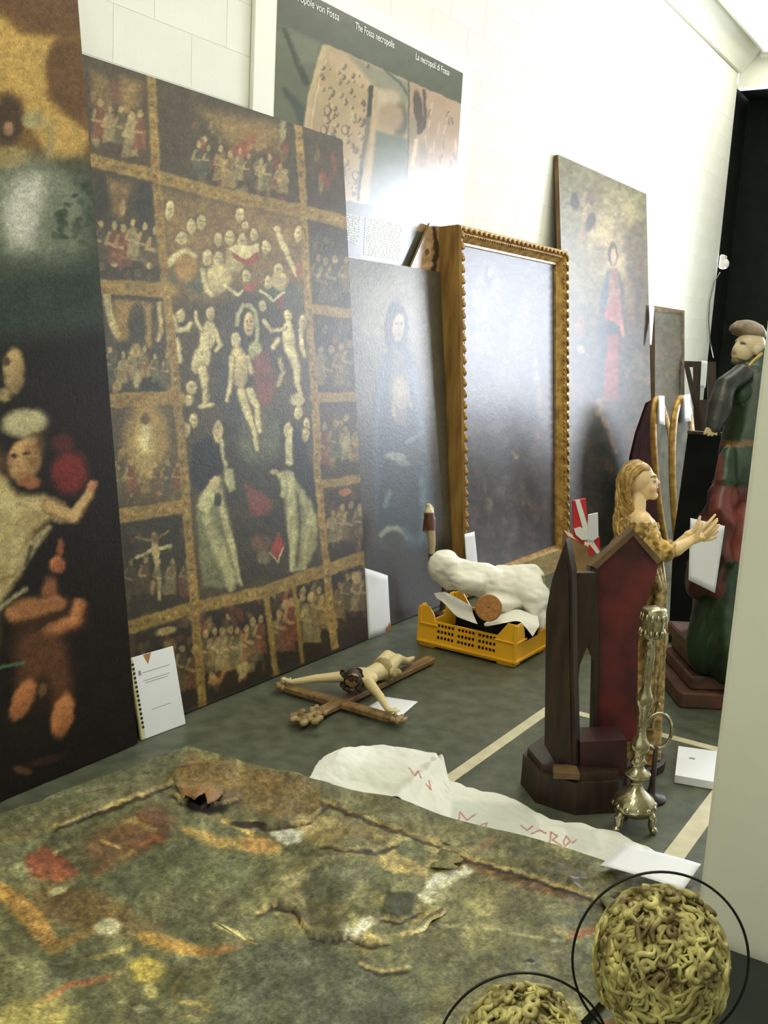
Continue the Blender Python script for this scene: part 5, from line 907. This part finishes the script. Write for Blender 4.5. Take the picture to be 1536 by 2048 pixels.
# ------------------------------------------------------------------ silver candlestick
cs = thing('silver_candlestick', 'ornate silver candlestick standing before the niche', 'candlestick', tuple(fl(1263, 1657)))
B0 = fl(1263, 1657); 
prof = [(.012, .055), (.058, .06), (.066, .075), (.069, .085), (.060, .105), (.040, .122), (.024, .138), (.018, .150), (.019, .165), (.040, .180), (.042, .190), (.022, .203), (.017, .214), (.026, .224), (.018, .236), (.015, .248), (.027, .266), (.029, .28), (.024, .296), (.014, .312), (.012, .35), (.016, .39), (.024, .415), (.027, .43), (.020, .45), (.014, .465), (.013, .52), (.017, .57), (.012, .6), (.014, .62), (.03, .63), (.034, .66), (.036, .70), (.038, .72), (.026, .724), (.008, .726)]
b = MB(); b.lathe(prof, B0, 28); stem = b.build('stem', M['silver'], cs, True)
for k in range(3):
    a = k*2*math.pi/3+.6; d = V(math.cos(a), math.sin(a), 0); b = MB(); b.tube([B0+d*.045+V(0, 0, .075), B0+d*.062+V(0, 0, .05), B0+d*.058+V(0, 0, .025), B0+d*.066+V(0, 0, .012)], [.012, .014, .010, .012], 8); b.ball(B0+d*.068+V(0, 0, .012), .0125, None, 10, 8); b.build('foot', M['silver'], cs, True)
for a in (-.5, .5):
    pass
b = MB()
for i in range(26):
    a = i*2*math.pi/13; zz = .645+.05*(i//13); b.ball(B0+V(math.cos(a)*.036, math.sin(a)*.036, zz), (.007, .007, .012), None, 6, 5)
for i in range(12): a = i*2*math.pi/12; b.ball(B0+V(math.cos(a)*.062, math.sin(a)*.062, .085), (.011, .011, .010), None, 6, 5)
o = b.build('gadroons', M['silver'], stem, True); o['kind'] = 'stuff'
rc = pt(1325, 1458, 3.36)
# ------------------------------------------------------------------ gilded female saint behind the niche
MD = 3.57
mg = thing('female_saint_statue', 'carved female saint with long golden hair holding out her hand, behind the niche', 'statue', tuple(pt(1280, 1180, MD)*V(1, 1, 0)))
g0 = ORG[mg.name]
def mp(x, y, dd=0.0): return pt(x, y, MD+dd)
b = MB()
# head and neck
hc = mp(1281, 962); FV = unit(V(.541, -.841, 0)); UV_ = V(0, 0, 1)
F2 = unit(FV+V(0, 0, .18)); S2 = unit(np.cross(UV_, F2)); U2 = np.cross(F2, S2); RH = np.stack([F2, S2, U2], 1)
def hp(f, s, u): return hc+(F2*f+S2*s+U2*u)*1.05
b.ball(hp(-.010, 0, .014), (0.05880, 0.04830, 0.05880), RH, 20, 14); b.ball(hp(.012, 0, -.012), (0.04620, 0.03885, 0.05880), RH, 20, 14); b.ball(hp(.038, 0, -.056), (0.01785, 0.01890, 0.01470), RH)
b.ball(hp(.050, 0, -.006), (0.01050, 0.00735, 0.02100), RH, 10, 8); b.ball(hp(.058, 0, -.013), (0.00945, 0.00840, 0.00788), RH, 10, 8); b.ball(hp(.046, 0, .012), (0.01050, 0.02940, 0.00735), RH, 12, 8); b.ball(hp(.050, 0, -.030), (0.01050, 0.01470, 0.00525), RH, 10, 6); b.ball(hp(.048, 0, -.039), (0.01050, 0.01260, 0.00525), RH, 10, 6)
for s in (-1, 1): b.ball(hp(.036, s*.021, -.004), (0.01050, 0.01050, 0.00735), RH, 10, 8); b.ball(hp(.028, s*.024, -.024), (0.01680, 0.01470, 0.01680), RH, 10, 8)
capsule(b, hp(-.012, 0, -.04), .030, mp(1270, 1040), .036)
v, n_, f_ = fused(b, .0030, 2); rel = v-hc; fz = rel @ F2; uz = rel @ U2; sz = rel @ S2; skin = s2l(np.array([226, 196, 148])/255.); c_ = np.ones(v.shape)*skin
c_[(fz > .040) & (uz < -.027) & (uz > -.044) & (np.abs(sz) < .014)] = s2l(np.array([172, 84, 68])/255.)
for s in (-1, 1):
    c_[(np.hypot((uz+.003)/.0050, (sz-s*.021)/.012) < 1) & (fz > .02)] = s2l(np.array([70, 48, 34])/255.); c_[(np.hypot((uz-.0145)/.0032, (sz-s*.022)/.017) < 1) & (fz > .02)] = s2l(np.array([112, 78, 46])/255.)
    ck = np.clip(1-np.hypot((uz+.024)/.018, (sz-s*.028)/.016), 0, 1)*(fz > .01)*.45; c_ = c_*(1-ck[:, None])+s2l(np.array([214, 130, 100])/255.)*ck[:, None]
mhead = mesh_obj('head', v, f_, M['flesh'], mg, True, c_); b = MB()
# torso, gown
capsule(b, mp(1272, 1050), .062, mp(1275, 1100), .070); b.ball(mp(1272, 1052), (.075, .075, .05)); capsule(b, mp(1276, 1120), .075, mp(1284, 1240), .082); capsule(b, mp(1284, 1240), .082, mp(1272, 1400), .088); b.lathe([(.12, 0), (.125, .04), (.11, .3), (.09, .55)], g0, 20)
# near arm (stretched out) and far arm
for dd, hx, hy in ((-.075, 1388, 1082), (.07, 1384, 1070)):
    capsule(b, mp(1283, 1046, dd*.85), .040, mp(1308, 1104, dd*1.2), .034); capsule(b, mp(1308, 1104, dd*1.2), .036, mp(1352, 1098, dd), .027); capsule(b, mp(1352, 1098, dd), .026, mp(hx-6, hy, dd*.8), .016)
v, n_, f_ = fused(b, .0052, 3)
rel = v-hc; fz = rel @ F2; uz = rel @ U2; sz = rel @ S2; X_, Y_ = project(v)
skin = s2l(np.array([222, 190, 138])/255.); gold = s2l(np.array([206, 172, 96])/255.); gold2 = s2l(np.array([132, 104, 56])/255.); hairc = s2l(np.array([150, 118, 58])/255.)
nz_ = vnoise(v[:, 0]*70+v[:, 2]*40, v[:, 1]*70+v[:, 2]*60, 121, 3)
body = Y_ > 1012
fold = np.where(body & (X_ < 1345), .010*np.sin(np.arctan2(v[:, 1]-g0[1], v[:, 0]-g0[0])*14+v[:, 2]*16+4*nz_), 0); 
chest = (Y_ > 1000) & (Y_ < 1046) & (X_ > 1262) & (X_ < 1322)
v = v+n_*np.where(chest, 0, fold)[:, None]
c_ = np.where(body[:, None], gold2+(gold-gold2)*np.clip((nz_-.3)*2.4, 0, 1)[:, None], skin)
c_[chest] = skin; hand = (X_ > 1352) & (Y_ > 1040) & (Y_ < 1110); c_[hand] = skin; sleeve = (X_ > 1300) & (X_ <= 1352) & (Y_ > 1050) & (Y_ < 1130); c_[sleeve] = c_[sleeve]*1.25

mesh_obj('body', v, f_, M['flesh'], mg, True, c_)
# hands: palm up, five fingers each
for dd, hx, hy in ((-.06, 1388, 1082), (.056, 1384, 1070)):
    b = MB(); w0 = mp(hx-8, hy, dd); pc = mp(hx+12, hy-8, dd); capsule(b, w0, .016, pc, .017); b.ball(pc, (.022, .020, .012)); 
    tips = [((hx+22, hy-14), (hx+36, hy-28), (hx+46, hy-40), -.012), ((hx+24, hy-12), (hx+40, hy-22), (hx+50, hy-32), -.004), ((hx+24, hy-8), (hx+40, hy-14), (hx+48, hy-20), .005), ((hx+20, hy-2), (hx+36, hy-4), (hx+44, hy-8), .013)]
    for a, m_, t_, o_ in tips: capsule(b, pt(*a, MD+dd+o_), .0072, pt(*m_, MD+dd+o_*1.3), .0064, 8); capsule(b, pt(*m_, MD+dd+o_*1.3), .0064, pt(*t_, MD+dd+o_*1.3), .005, 8)
    capsule(b, mp(hx+4, hy-8, dd-.012), .008, mp(hx+12, hy-24, dd-.02), .007, 8); capsule(b, mp(hx+12, hy-24, dd-.02), .007, mp(hx+16, hy-36, dd-.02), .0055, 8)
    v, n_, f_ = fused(b, .0028, 2); mesh_obj('hand', v, f_, M['flesh'], mg, True, np.ones(v.shape)*skin)
# long wavy hair over the back and shoulders
b = MB(); g_ = np.random.default_rng(131)
for i in range(230):
    th_ = g_.uniform(-1, 1); sd = g_.uniform(-1, 1); fr0 = g_.uniform(-.01, .030)
    end_x = g_.uniform(1236, 1292); L = g_.uniform(.55, 1.0); pts = []; ph = g_.uniform(0, 6); side = 1 if sd > 0 else -1
    for t in np.linspace(0, L, 13):
        if t < .25: k = t/.25; w = hp(fr0-(.064+fr0)*math.sin(k*1.4), sd*.030+side*.024*math.sin(k*1.6), .072-.02*max(0, fr0)/.03-.075*k*k-.012*abs(sd))
        else:
            k = (t-.25)/.75; h0 = hp(fr0-(.064+fr0)*.985, sd*.030+side*.024, -.004-.02*max(0, fr0)/.03-.012*abs(sd)); e0 = mp(end_x-18*(1-abs(sd)), 1105, -.085*sd); w = h0*(1-k)+e0*k+QV*(.012*math.sin(k*3.1))
        amp = .009*min(1, t*3); pts.append(w+RV*amp*math.sin(t*17+ph)+QV*amp*math.cos(t*17+ph)+S2*0)
    b.tube(pts, np.interp(np.linspace(0, 1, 13), [0, .2, .8, 1], [.0045, .0075, .0078, .004]), 5)
M['hairgold'] = mat('golden_hair_paint', rgb(190, 154, 84), .42, .15, c2=rgb(140, 108, 56), scale=60, bump=.1)
b.build('hair', M['hairgold'], mhead, True)
# mantle edge hanging at her side with gilded trim, base
b = MB(); b.lathe([(.15, 0), (.15, .03), (.135, .035)], g0, 20); b.build('base', M['darkwood'], mg)
b = MB()
cpts = [(1306, 1120), (1318, 1180), (1312, 1250), (1306, 1330), (1300, 1400), (1292, 1455)]
for k in range(3):
    b.tube([mp(x+k*7-4+4*math.sin(i*1.9+k), y, -.09+.01*k) for i, (x, y) in enumerate(cpts)], [.012, .017, .019, .018, .017, .012], 8)
b.build('mantle_fold', mat('gilt_brocade', rgb(176, 150, 92), .35, .5, c2=rgb(84, 66, 36), scale=45, bump=.3, bscale=60), mg, True)
# ------------------------------------------------------------------ round-backed metal ring stand behind
b = MB(); R0 = fl(1322, 1510); rs = thing('metal_ring', 'dark round metal ring on a foot standing behind the candlestick', 'ring', tuple(R0))
rc = pt(1316, 1462, 3.34); R0 = V(rc[0], rc[1], 0); rs.location = tuple(R0); ORG[rs.name] = R0; t_ = np.linspace(0, 2*math.pi, 29)
b.tube([rc+RV*math.cos(a)*.046+V(0, 0, math.sin(a)*.062) for a in t_], .006, 8, False); b.build('ring', M['silver'], rs, True)
b = MB(); b.lathe([(.05, 0), (.05, .012), (.016, .02), (.010, .05), (.008, rc[2]-.055)], R0, 14); b.build('foot', M['darkwood'], rs, True)
# ------------------------------------------------------------------ green and red robed statue by the pillar
GB = V(4.52, .93, 0)
gs = thing('robed_saint_statue', 'tall carved saint in green mantle and red robe, half hidden by the pillar', 'statue', tuple(GB))
GD = 4.30
def gp(x, y, dd=0.0): return pt(x, y, GD+dd)
Rb = np.stack([QV, RV, V(0, 0, 1)], 1)
for k, (h0, h1, w) in enumerate(((0, .07, .66), (.07, .13, .56), (.13, .19, .50), (.19, .25, .54))):
    b = MB(); b.box(GB+V(0, 0, (h0+h1)/2), (w*.8, w, h1-h0), Rb, .008); b.build('base_step', M['base'] if 'base' in M else M.setdefault('base', mat('base_paint', rgb(96, 60, 42), .5, c2=rgb(58, 40, 28), scale=12)), gs)
b = MB()
capsule(b, gp(1512, 770), .10, gp(1506, 880), .135); capsule(b, gp(1506, 880), .135, gp(1500, 990), .15)
capsule(b, gp(1498, 990), .15, gp(1474, 1160), .165); capsule(b, gp(1474, 1160), .16, gp(1455, 1290), .17); b.lathe([(.20, .24), (.21, .3), (.18, .5)], GB, 24)
capsule(b, gp(1456, 900, -.10), .025, gp(1444, 985, -.10), .060); capsule(b, gp(1444, 985, -.10), .060, gp(1432, 1090, -.08), .090); capsule(b, gp(1430, 1090, -.08), .09, gp(1412, 1168, -.08), .075)
v, n_, f_ = fused(b, .012, 5); X_, Y_ = project(v); ang = np.arctan2(v[:, 1]-GB[1], v[:, 0]-GB[0]); nz_ = vnoise(v[:, 0]*14+v[:, 2]*4, v[:, 1]*14+v[:, 2]*3, 141, 4)
v = v+n_*(.014*np.sin(ang*11+v[:, 2]*5+5*nz_)*np.clip((1.25-v[:, 2])*3, 0, 1)+.010*np.sin(v[:, 2]*34+ang*7+5*nz_)*((Y_ > 965) & (Y_ < 1130)))[:, None]
gr = s2l(np.array([38, 66, 36])/255.); gr2 = s2l(np.array([20, 36, 20])/255.); rd = s2l(np.array([126, 58, 46])/255.); rd2 = s2l(np.array([48, 18, 17])/255.)
g_m = gr2+(gr-gr2)*np.clip((nz_-.3)*2.2, 0, 1)[:, None]; r_m = rd2+(rd-rd2)*np.clip((nz_-.3)*2.2, 0, 1)[:, None]
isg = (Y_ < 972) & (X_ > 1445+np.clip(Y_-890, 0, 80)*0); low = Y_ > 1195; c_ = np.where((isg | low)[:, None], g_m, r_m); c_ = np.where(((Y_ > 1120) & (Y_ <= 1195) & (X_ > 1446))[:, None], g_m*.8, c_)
belt = (Y_ > 882) & (Y_ < 894) & isg; c_[belt] = s2l(np.array([110, 78, 40])/255.)
spot = np.hypot((X_-1482)/14, (Y_-796)/11) < 1; c_[spot] = s2l(np.array([150, 116, 80])/255.)
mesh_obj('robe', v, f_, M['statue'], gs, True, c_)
# head bent back, bald crown, halo disc
b = MB(); hc2 = gp(1496, 696); F3_ = unit(-RV*.85+QV*.3+V(0, 0, .25)); S3 = unit(np.cross(V(0, 0, 1), F3_)); U3 = np.cross(F3_, S3); R3 = np.stack([F3_, S3, U3], 1)
hs = .78
def h3(f, s, u): return hc2+(F3_*f+S3*s+U3*u)*hs
def hb(f, s, u, r, *a): b.ball(h3(f, s, u), tuple(np.array(r)*hs), R3, *a)
hb(-.01, 0, .015, (.085, .075, .085), 20, 14); hb(.02, 0, -.03, (.066, .058, .075)); hb(.078, 0, -.02, (.016, .012, .028), 10, 8); hb(.066, 0, .02, (.014, .042, .010), 10, 8); hb(.062, 0, -.055, (.016, .02, .008), 10, 8); hb(.045, 0, -.09, (.03, .03, .024), 10, 8)
for s in (-1, 1): hb(-.005, s*.074, -.01, (.022, .010, .030), 10, 8)
capsule(b, h3(-.02, 0, -.06), .036, gp(1508, 760), .05)
v, n_, f_ = fused(b, .005, 3); rel = (v-hc2)/hs; fz, sz, uz = rel @ F3_, rel @ S3, rel @ U3; c_ = np.ones(v.shape)*s2l(np.array([200, 182, 146])/255.)
for s in (-1, 1): c_[(np.hypot((uz-.004)/.008, (sz-s*.032)/.014) < 1) & (fz > .03)] = s2l(np.array([70, 52, 44])/255.)
c_[(fz > .05) & (uz < -.048) & (uz > -.063) & (np.abs(sz) < .02)] = s2l(np.array([170, 130, 104])/255.)
c_[uz < -.075] = s2l(np.array([110, 100, 70])/255.)
ghead = mesh_obj('head', v, f_, M['flesh'], gs, True, c_)
b = MB(); hc3 = gp(1494, 668, .02); b.lathe([(.002, -.02), (.06, -.012), (.078, .004), (.076, .022), (.055, .046), (.02, .058), (.002, .06)], hc3, 24, unit(V(0, 0, 1)+RV*.15)); b.build('cap', mat('grey_brown_cap', rgb(150, 132, 108), .6, c2=rgb(96, 82, 64), scale=20, bump=.15), ghead, True)
# green hood edge with gilt trim falling from the head
b = MB(); capsule(b, gp(1518, 700, .02), .05, gp(1508, 760, .0), .09); capsule(b, gp(1492, 736, -.03), .03, gp(1484, 790, -.04), .06); v, n_, f_ = fused(b, .008, 4); nz_ = vnoise(v[:, 0]*20, v[:, 2]*20, 19, 3); mesh_obj('hood', v, f_, M['statue'], gs, True, gr2+(gr-gr2)*np.clip((nz_-.2)*1.6, 0, 1)[:, None])
b = MB(); b.tube([gp(x, y, -.085) for x, y in ((1524, 706), (1506, 722), (1490, 742), (1480, 772))], .006, 6); b.build('trim', M['gilt'], gs, True)
b = MB(); capsule(b, gp(1484, 748, -.08), .045, gp(1450, 772, -.12), .044); capsule(b, gp(1450, 772, -.12), .044, gp(1440, 812, -.13), .050); capsule(b, gp(1440, 812, -.13), .050, gp(1427, 856, -.14), .036)
v, n_, f_ = fused(b, .008, 5); nz_ = vnoise(v[:, 0]*22, v[:, 2]*22, 9, 3); v = v+n_*(.010*(nz_-.5))[:, None]; mesh_obj('sleeve', v, f_, M['statue'], gs, True, np.ones(v.shape)*s2l(np.array([42, 44, 38])/255.)*(.3+1.3*nz_)[:, None])
b = MB(); h0 = gp(1424, 858, -.15); b.ball(h0, (.020, .024, .014))
for j in range(4): capsule(b, h0+RV*(.012*j-.024)+QV*.008, .0075, h0+RV*(.016*j-.034)+QV*.016+V(0, 0, -.028+.005*abs(j-1.5)), .006, 8)
capsule(b, h0+RV*.02, .0075, h0+RV*.036+V(0, 0, .014), .006, 8); v, n_, f_ = fused(b, .0035, 2); mesh_obj('hand', v, f_, M['flesh'], gs, True, np.ones(v.shape)*s2l(np.array([178, 156, 118])/255.))
# dark board standing behind the statue
db = thing('dark_board', 'tall almost black wooden board behind the saint by the pillar', 'board', (5.15, 1.22, 0)); d0 = V(5.15, 1.22, 0); board([(1380, 862), (1448, 866), (1440, 1330), (1338, 1330), (1350, 1080)], d0, QV, .03, 'panel', M['black'], db)
board([(1380, 862), (1448, 866), (1447, 872), (1379, 868)], d0+QV*.004, QV, .04, 'top_edge', M['darkwood'], db)
do = thing('oval_shadow_sheet', 'dark sheet added as the shadow beside the left oval frame', 'panel', (7.2, 2.36, 0)); d1 = V(0, 2.33, 0); board([(1312, 798), (1296, 806), (1275, 866), (1264, 913), (1254, 1000), (1252, 1090), (1268, 1140), (1290, 1160), (1330, 1158), (1345, 1000), (1330, 860), (1320, 815)], d1, V(0, -1, .05), .02, 'panel', mat('shadow_red_brown', rgb(44, 22, 18), .95, c2=rgb(26, 14, 12), scale=8, spec=.03), do)  # dark sheet added for the shadow the oval frames cast on the painting
# paper hung on the statue
sp0 = gp(1415, 1110, -.20); sn = unit(QV+V(0, 0, .05))
paper('hanging_paper', 'white paper hung on the red robe of the saint by the pillar', 'paper', [on(1377, 1160, sp0, sn), on(1430, 1186, sp0, sn), on(1450, 1052, sp0, sn), on(1381, 1036, sp0, sn)], .002, None, .004)

# ------------------------------------------------------------------ oval frames leaning at the far end
def oval(label, px, depth, tagpx):
    """traced outline of an upright oval frame: left and right edge in picture points"""
    n = V(0, -1, .07); c = pt(*px['c'], depth); base = None
    L = [on(x, y, c, n) for x, y in px['o']]
    I = [on(x, y, c, n) for x, y in px['i']]; I = [q-unit(n)*.004 for q in I]
    z = min(q[2] for q in L); t = thing('oval_frame', label, 'frame', (np.mean([q[0] for q in L]), c[1], max(z, 0)), 'oval frames at the far end')
    k = len(L); nn = unit(n); b = MB()
    ring = np.array(L+[q+nn*.018 for q in (np.array(L)*.6+np.array(I)*.4)]+I+[q-nn*.02 for q in L]); f = []
    for a_, c_ in ((0, 1), (1, 2), (3, 0)):
        for i in range(k): j = (i+1) % k; f.append((a_*k+i, a_*k+j, c_*k+j, c_*k+i))
    f.append(tuple(3*k+i for i in range(k))[::-1]); b.add(ring, f); b.build('frame', M['gilt'], t, True)
    b = MB(); b.prism([q-nn*.002 for q in I], -nn*.01); b.build('canvas', mat('oval_canvas', rgb(98, 94, 72), .8, c2=rgb(64, 66, 54), scale=9, spec=.2), t)
    q = [on(x, y, c+nn*.03, n) for x, y in tagpx]
    return t, q
def ovpts(cx_t, top, cx_b, bot, wt, wb, n=28):
    """egg outline: centre line from top to bottom, half width profile"""
    L = []
    for i in range(n):
        a = 2*math.pi*i/n; s = (1-math.cos(a))/2; cx_ = cx_t+(cx_b-cx_t)*s; w = (wt*(1-s)+wb*s)*math.sin(a); L.append((cx_+w, top+(bot-top)*s))
    return L
t1, q1 = oval('narrow gilt oval frame with white tag, left of the pair', dict(c=(1320, 930), o=ovpts(1316, 792, 1352, 1136, 22, 22), i=ovpts(1318, 806, 1351, 1118, 15, 15)), 6.9, [(1318, 848), (1330, 850), (1329, 792), (1317, 791)])
t2, q2 = oval('narrow gilt oval frame with white tag, right of the pair', dict(c=(1370, 930), o=ovpts(1366, 790, 1366, 1158, 30, 13), i=ovpts(1367, 804, 1366, 1136, 21, 8)), 6.5, [(1369, 844), (1382, 842), (1380, 788), (1367, 790)])
for q, lb in ((q1, 'white paper tag on the left oval frame'), (q2, 'white paper tag on the right oval frame')):
    paper('paper_tag', lb, 'tag', q, .002, None, .002, 6, 'tags on oval frames')
# ------------------------------------------------------------------ wooden easel-like rack, notes, sensor and cable at the far end
rk = thing('wooden_rack', 'dark wooden rack with crossed legs at the far end of the wall', 'rack', (9.6, 2.35, 0))
rn = unit(V(-.9, -.42, 0)); r0 = V(9.55, 2.35, 0)
for nm, q in (('top_rail', [(1370, 722), (1432, 724), (1432, 736), (1370, 734)]), ('leg', [(1370, 734), (1379, 734), (1410, 860), (1400, 870)]), ('leg', [(1387, 734), (1402, 734), (1398, 860), (1388, 860)]), ('post', [(1415, 736), (1432, 736), (1434, 900), (1418, 900)]), ('leg', [(1390, 800), (1440, 800), (1440, 1210), (1380, 1210)])):
    board(q, r0+rn*(.0 if nm != 'leg' else .03), rn, .04, nm, M['darkwood'], rk)
paper('paper_note', 'narrow white note on the dark wooden rack', 'paper', [on(1400, 774, r0+rn*.06, rn), on(1411, 776, r0+rn*.06, rn), on(1415, 722, r0+rn*.06, rn), on(1403, 721, r0+rn*.06, rn)], .003)
paper('paper_note', 'pale slip between the tall and the small painting', 'paper', [on(1300, 690, V(0, 2.70, 0), pn), on(1303, 690, V(0, 2.70, 0), pn), on(1309, 614, V(0, 2.76, 0), pn), on(1299, 610, V(0, 2.76, 0), pn)], .002)
sx = on(1446, 524, V(0, 2.90, 0), pn); sn_ = thing('wall_sensor', 'small white sensor box at the end of the block wall', 'sensor', tuple(sx))
b = MB(); b.box(sx, (.12, .05, .14), None, .015); b.build('body', M['white'], sn_); b = MB(); b.ball(sx+V(.0, -.03, -.02), (.05, .035, .05)); b.build('lens', M['white'], sn_, True)
b = MB(); b.tube([on(x, y, V(0, 2.91, 0), pn) for x, y in ((1440, 545), (1428, 565), (1420, 600), (1417, 640), (1420, 680), (1427, 715))], .006, 6); o = b.build('cable', M['cable'], loc=on(1427, 715, V(0, 2.91, 0), pn)); tag(o, 'thin grey cable hanging down the end of the white wall', 'cable')

# ------------------------------------------------------------------ curly-haired cherub statues with wire haloes in the foreground
M['curl'] = mat('mottled_gilt_curls', rgb(222, 212, 134), .5, c2=rgb(96, 78, 34), scale=22, bump=.15, bscale=60)  # mottling puts highlights and dark gaps between curls into the colour
HD = 1.6
def cherub(px, py, label, seed, tilt, halo_label, hscale=1.0):
    c = pt(px, py, HD); base = V(c[0], c[1], 0); t = thing('cherub_statue', label, 'statue', tuple(base), 'haloed cherub statues'); g = np.random.default_rng(seed)
    b = MB(); zt = c[2]
    b.ball(c, (.082, .078, .090)); f = unit(cd(px, py)*V(1, 1, 0)+V(0, 0, 0)); s = np.cross(V(0, 0, 1), f)
    b.ball(c+f*.03+V(0, 0, -.03), (.062, .058, .068)); b.ball(c+f*.085+V(0, 0, -.025), .012, None, 8, 6); b.ball(c+f*.07+V(0, 0, -.075), .022, None, 8, 6)
    capsule(b, c+V(0, 0, -.08), .036, c+V(0, 0, -.13), .04); hgt = zt-.13-.05
    capsule(b, V(*base[:2], zt-.17), .058, V(*base[:2], .05+hgt*.5), .062); capsule(b, base+s*.035+V(0, 0, .05+hgt*.48), .042, base+s*.035+V(0, 0, .06), .026); capsule(b, base-s*.035+V(0, 0, .05+hgt*.48), .042, base-s*.035+V(0, 0, .06), .026)
    for q in (-1, 1): capsule(b, base+s*q*.06+V(0, 0, zt-.155), .03, base+s*q*.085+f*.03+V(0, 0, zt-.25), .022); capsule(b, base+s*q*.085+f*.03+V(0, 0, zt-.25), .022, base+s*q*.04+f*.08+V(0, 0, zt-.22), .016)
    v, n_, f_ = fused(b, .007, 4); mesh_obj('body', v, f_, M['flesh'], t, True, np.ones(v.shape)*s2l(np.array([196, 160, 116])/255.))
    b = MB(); n = 820; b.ball(c, (.0850, .0810, .0930), None, 24, 16)
    for i in range(n):
        u = 1-1.5*(i+.5)/n; a = i*2.39996+g.uniform(-.3, .3); r = math.sqrt(max(0, 1-u*u)); d = V(r*math.cos(a), r*math.sin(a), u)
        if d.dot(f) > .62 and u < .3: continue
        down = V(0, 0, -1)-d*(-d[2]); down = unit(down) if np.linalg.norm(down) > .05 else unit(V(math.cos(a), math.sin(a), 0))
        sw = g.uniform(-1.1, 1.1); w0 = np.cross(d, down); dr = unit(down*math.cos(sw)+w0*math.sin(sw)); sd = np.cross(d, dr); L_ = g.uniform(.035, .075); ph = g.uniform(0, 6.3); fr_ = g.uniform(6, 12); am = g.uniform(.004, .010); lift = g.uniform(.88, 1.17)*(1+.10*max(0, -d[2]+.25)); m = 12; tr = []; sg = g.choice([-1, 1])
        for k in range(m):
            w = k/(m-1); q = d+dr*(L_*w/.09)+sd*(am/.09*math.sin(ph+fr_*w)+sg*.10*w**3); q = unit(q)*(lift+.05*math.sin(w*3.14)+.06*w**4)
            tr.append(c+q*V(.089, .085, .097))
        b.tube(tr, np.interp(np.linspace(0, 1, m), [0, .35, .8, 1], [.0015, .0044, .0038, .0015])*g.uniform(.6, 1.3), 6)
    for i in range(110):
        u = g.uniform(-.3, 1); a = g.uniform(0, 6.3); r = math.sqrt(max(0, 1-u*u)); d = V(r*math.cos(a), r*math.sin(a), u)
        if d.dot(f) > .6 and u < .3: continue
        t1_ = unit(np.cross(d, V(.3, .2, 1))); t2_ = np.cross(d, t1_); ph = g.uniform(0, 6); R_ = g.uniform(.007, .016); q = c+d*V(.095, .091, .103)*g.uniform(.98, 1.10)
        b.tube([q+(t1_*math.cos(ph+w*7)+t2_*math.sin(ph+w*7))*R_*(1-.7*w)+d*.008*w for w in np.linspace(0, 1, 11)], [.003]+[.0056]*9+[.003], 5)
    b.build('curls', M['curl'], t, True)
    b = MB(); b.lathe([(.10, 0), (.10, .05), (.085, .06)], base, 20); b.build('base', M['darkwood'], t)
    ax1 = unit(CM @ V(1, 0, 0)); ax2 = unit(CM @ V(0, 1, 0)); R_ = .1405
    hc_ = c+unit(cd(px, py))*.0; b = MB(); tt_ = np.linspace(0, 2*math.pi, 73)
    b.tube([hc_+ax1*R_*math.cos(a)+ax2*R_*math.sin(a) for a in tt_], .0022, 8, False)
    b.tube([hc_-ax2*R_, hc_-ax2*(R_-.03)-unit(cd(px, py))*.0], .0022, 6); b.build('wire_halo', M['wire'], t, True, label='thin black wire ring halo')
    return t
cherub(1321, 1920, 'curly-haired cherub statue with wire halo beside the pillar', 151, 0, '')
cherub(1047, 2122, 'curly-haired cherub statue at the bottom edge, only its halo and crown showing', 152, 0, '')
b = MB(); b.box((2.08, .30, .03), (.60, .40, .06), None, .006); tag(b.build('low_plinth', M['darkgreen'], loc=(2.08, .30, 0)), 'low dark plinth on the floor at the foot of the pillar', 'plinth')
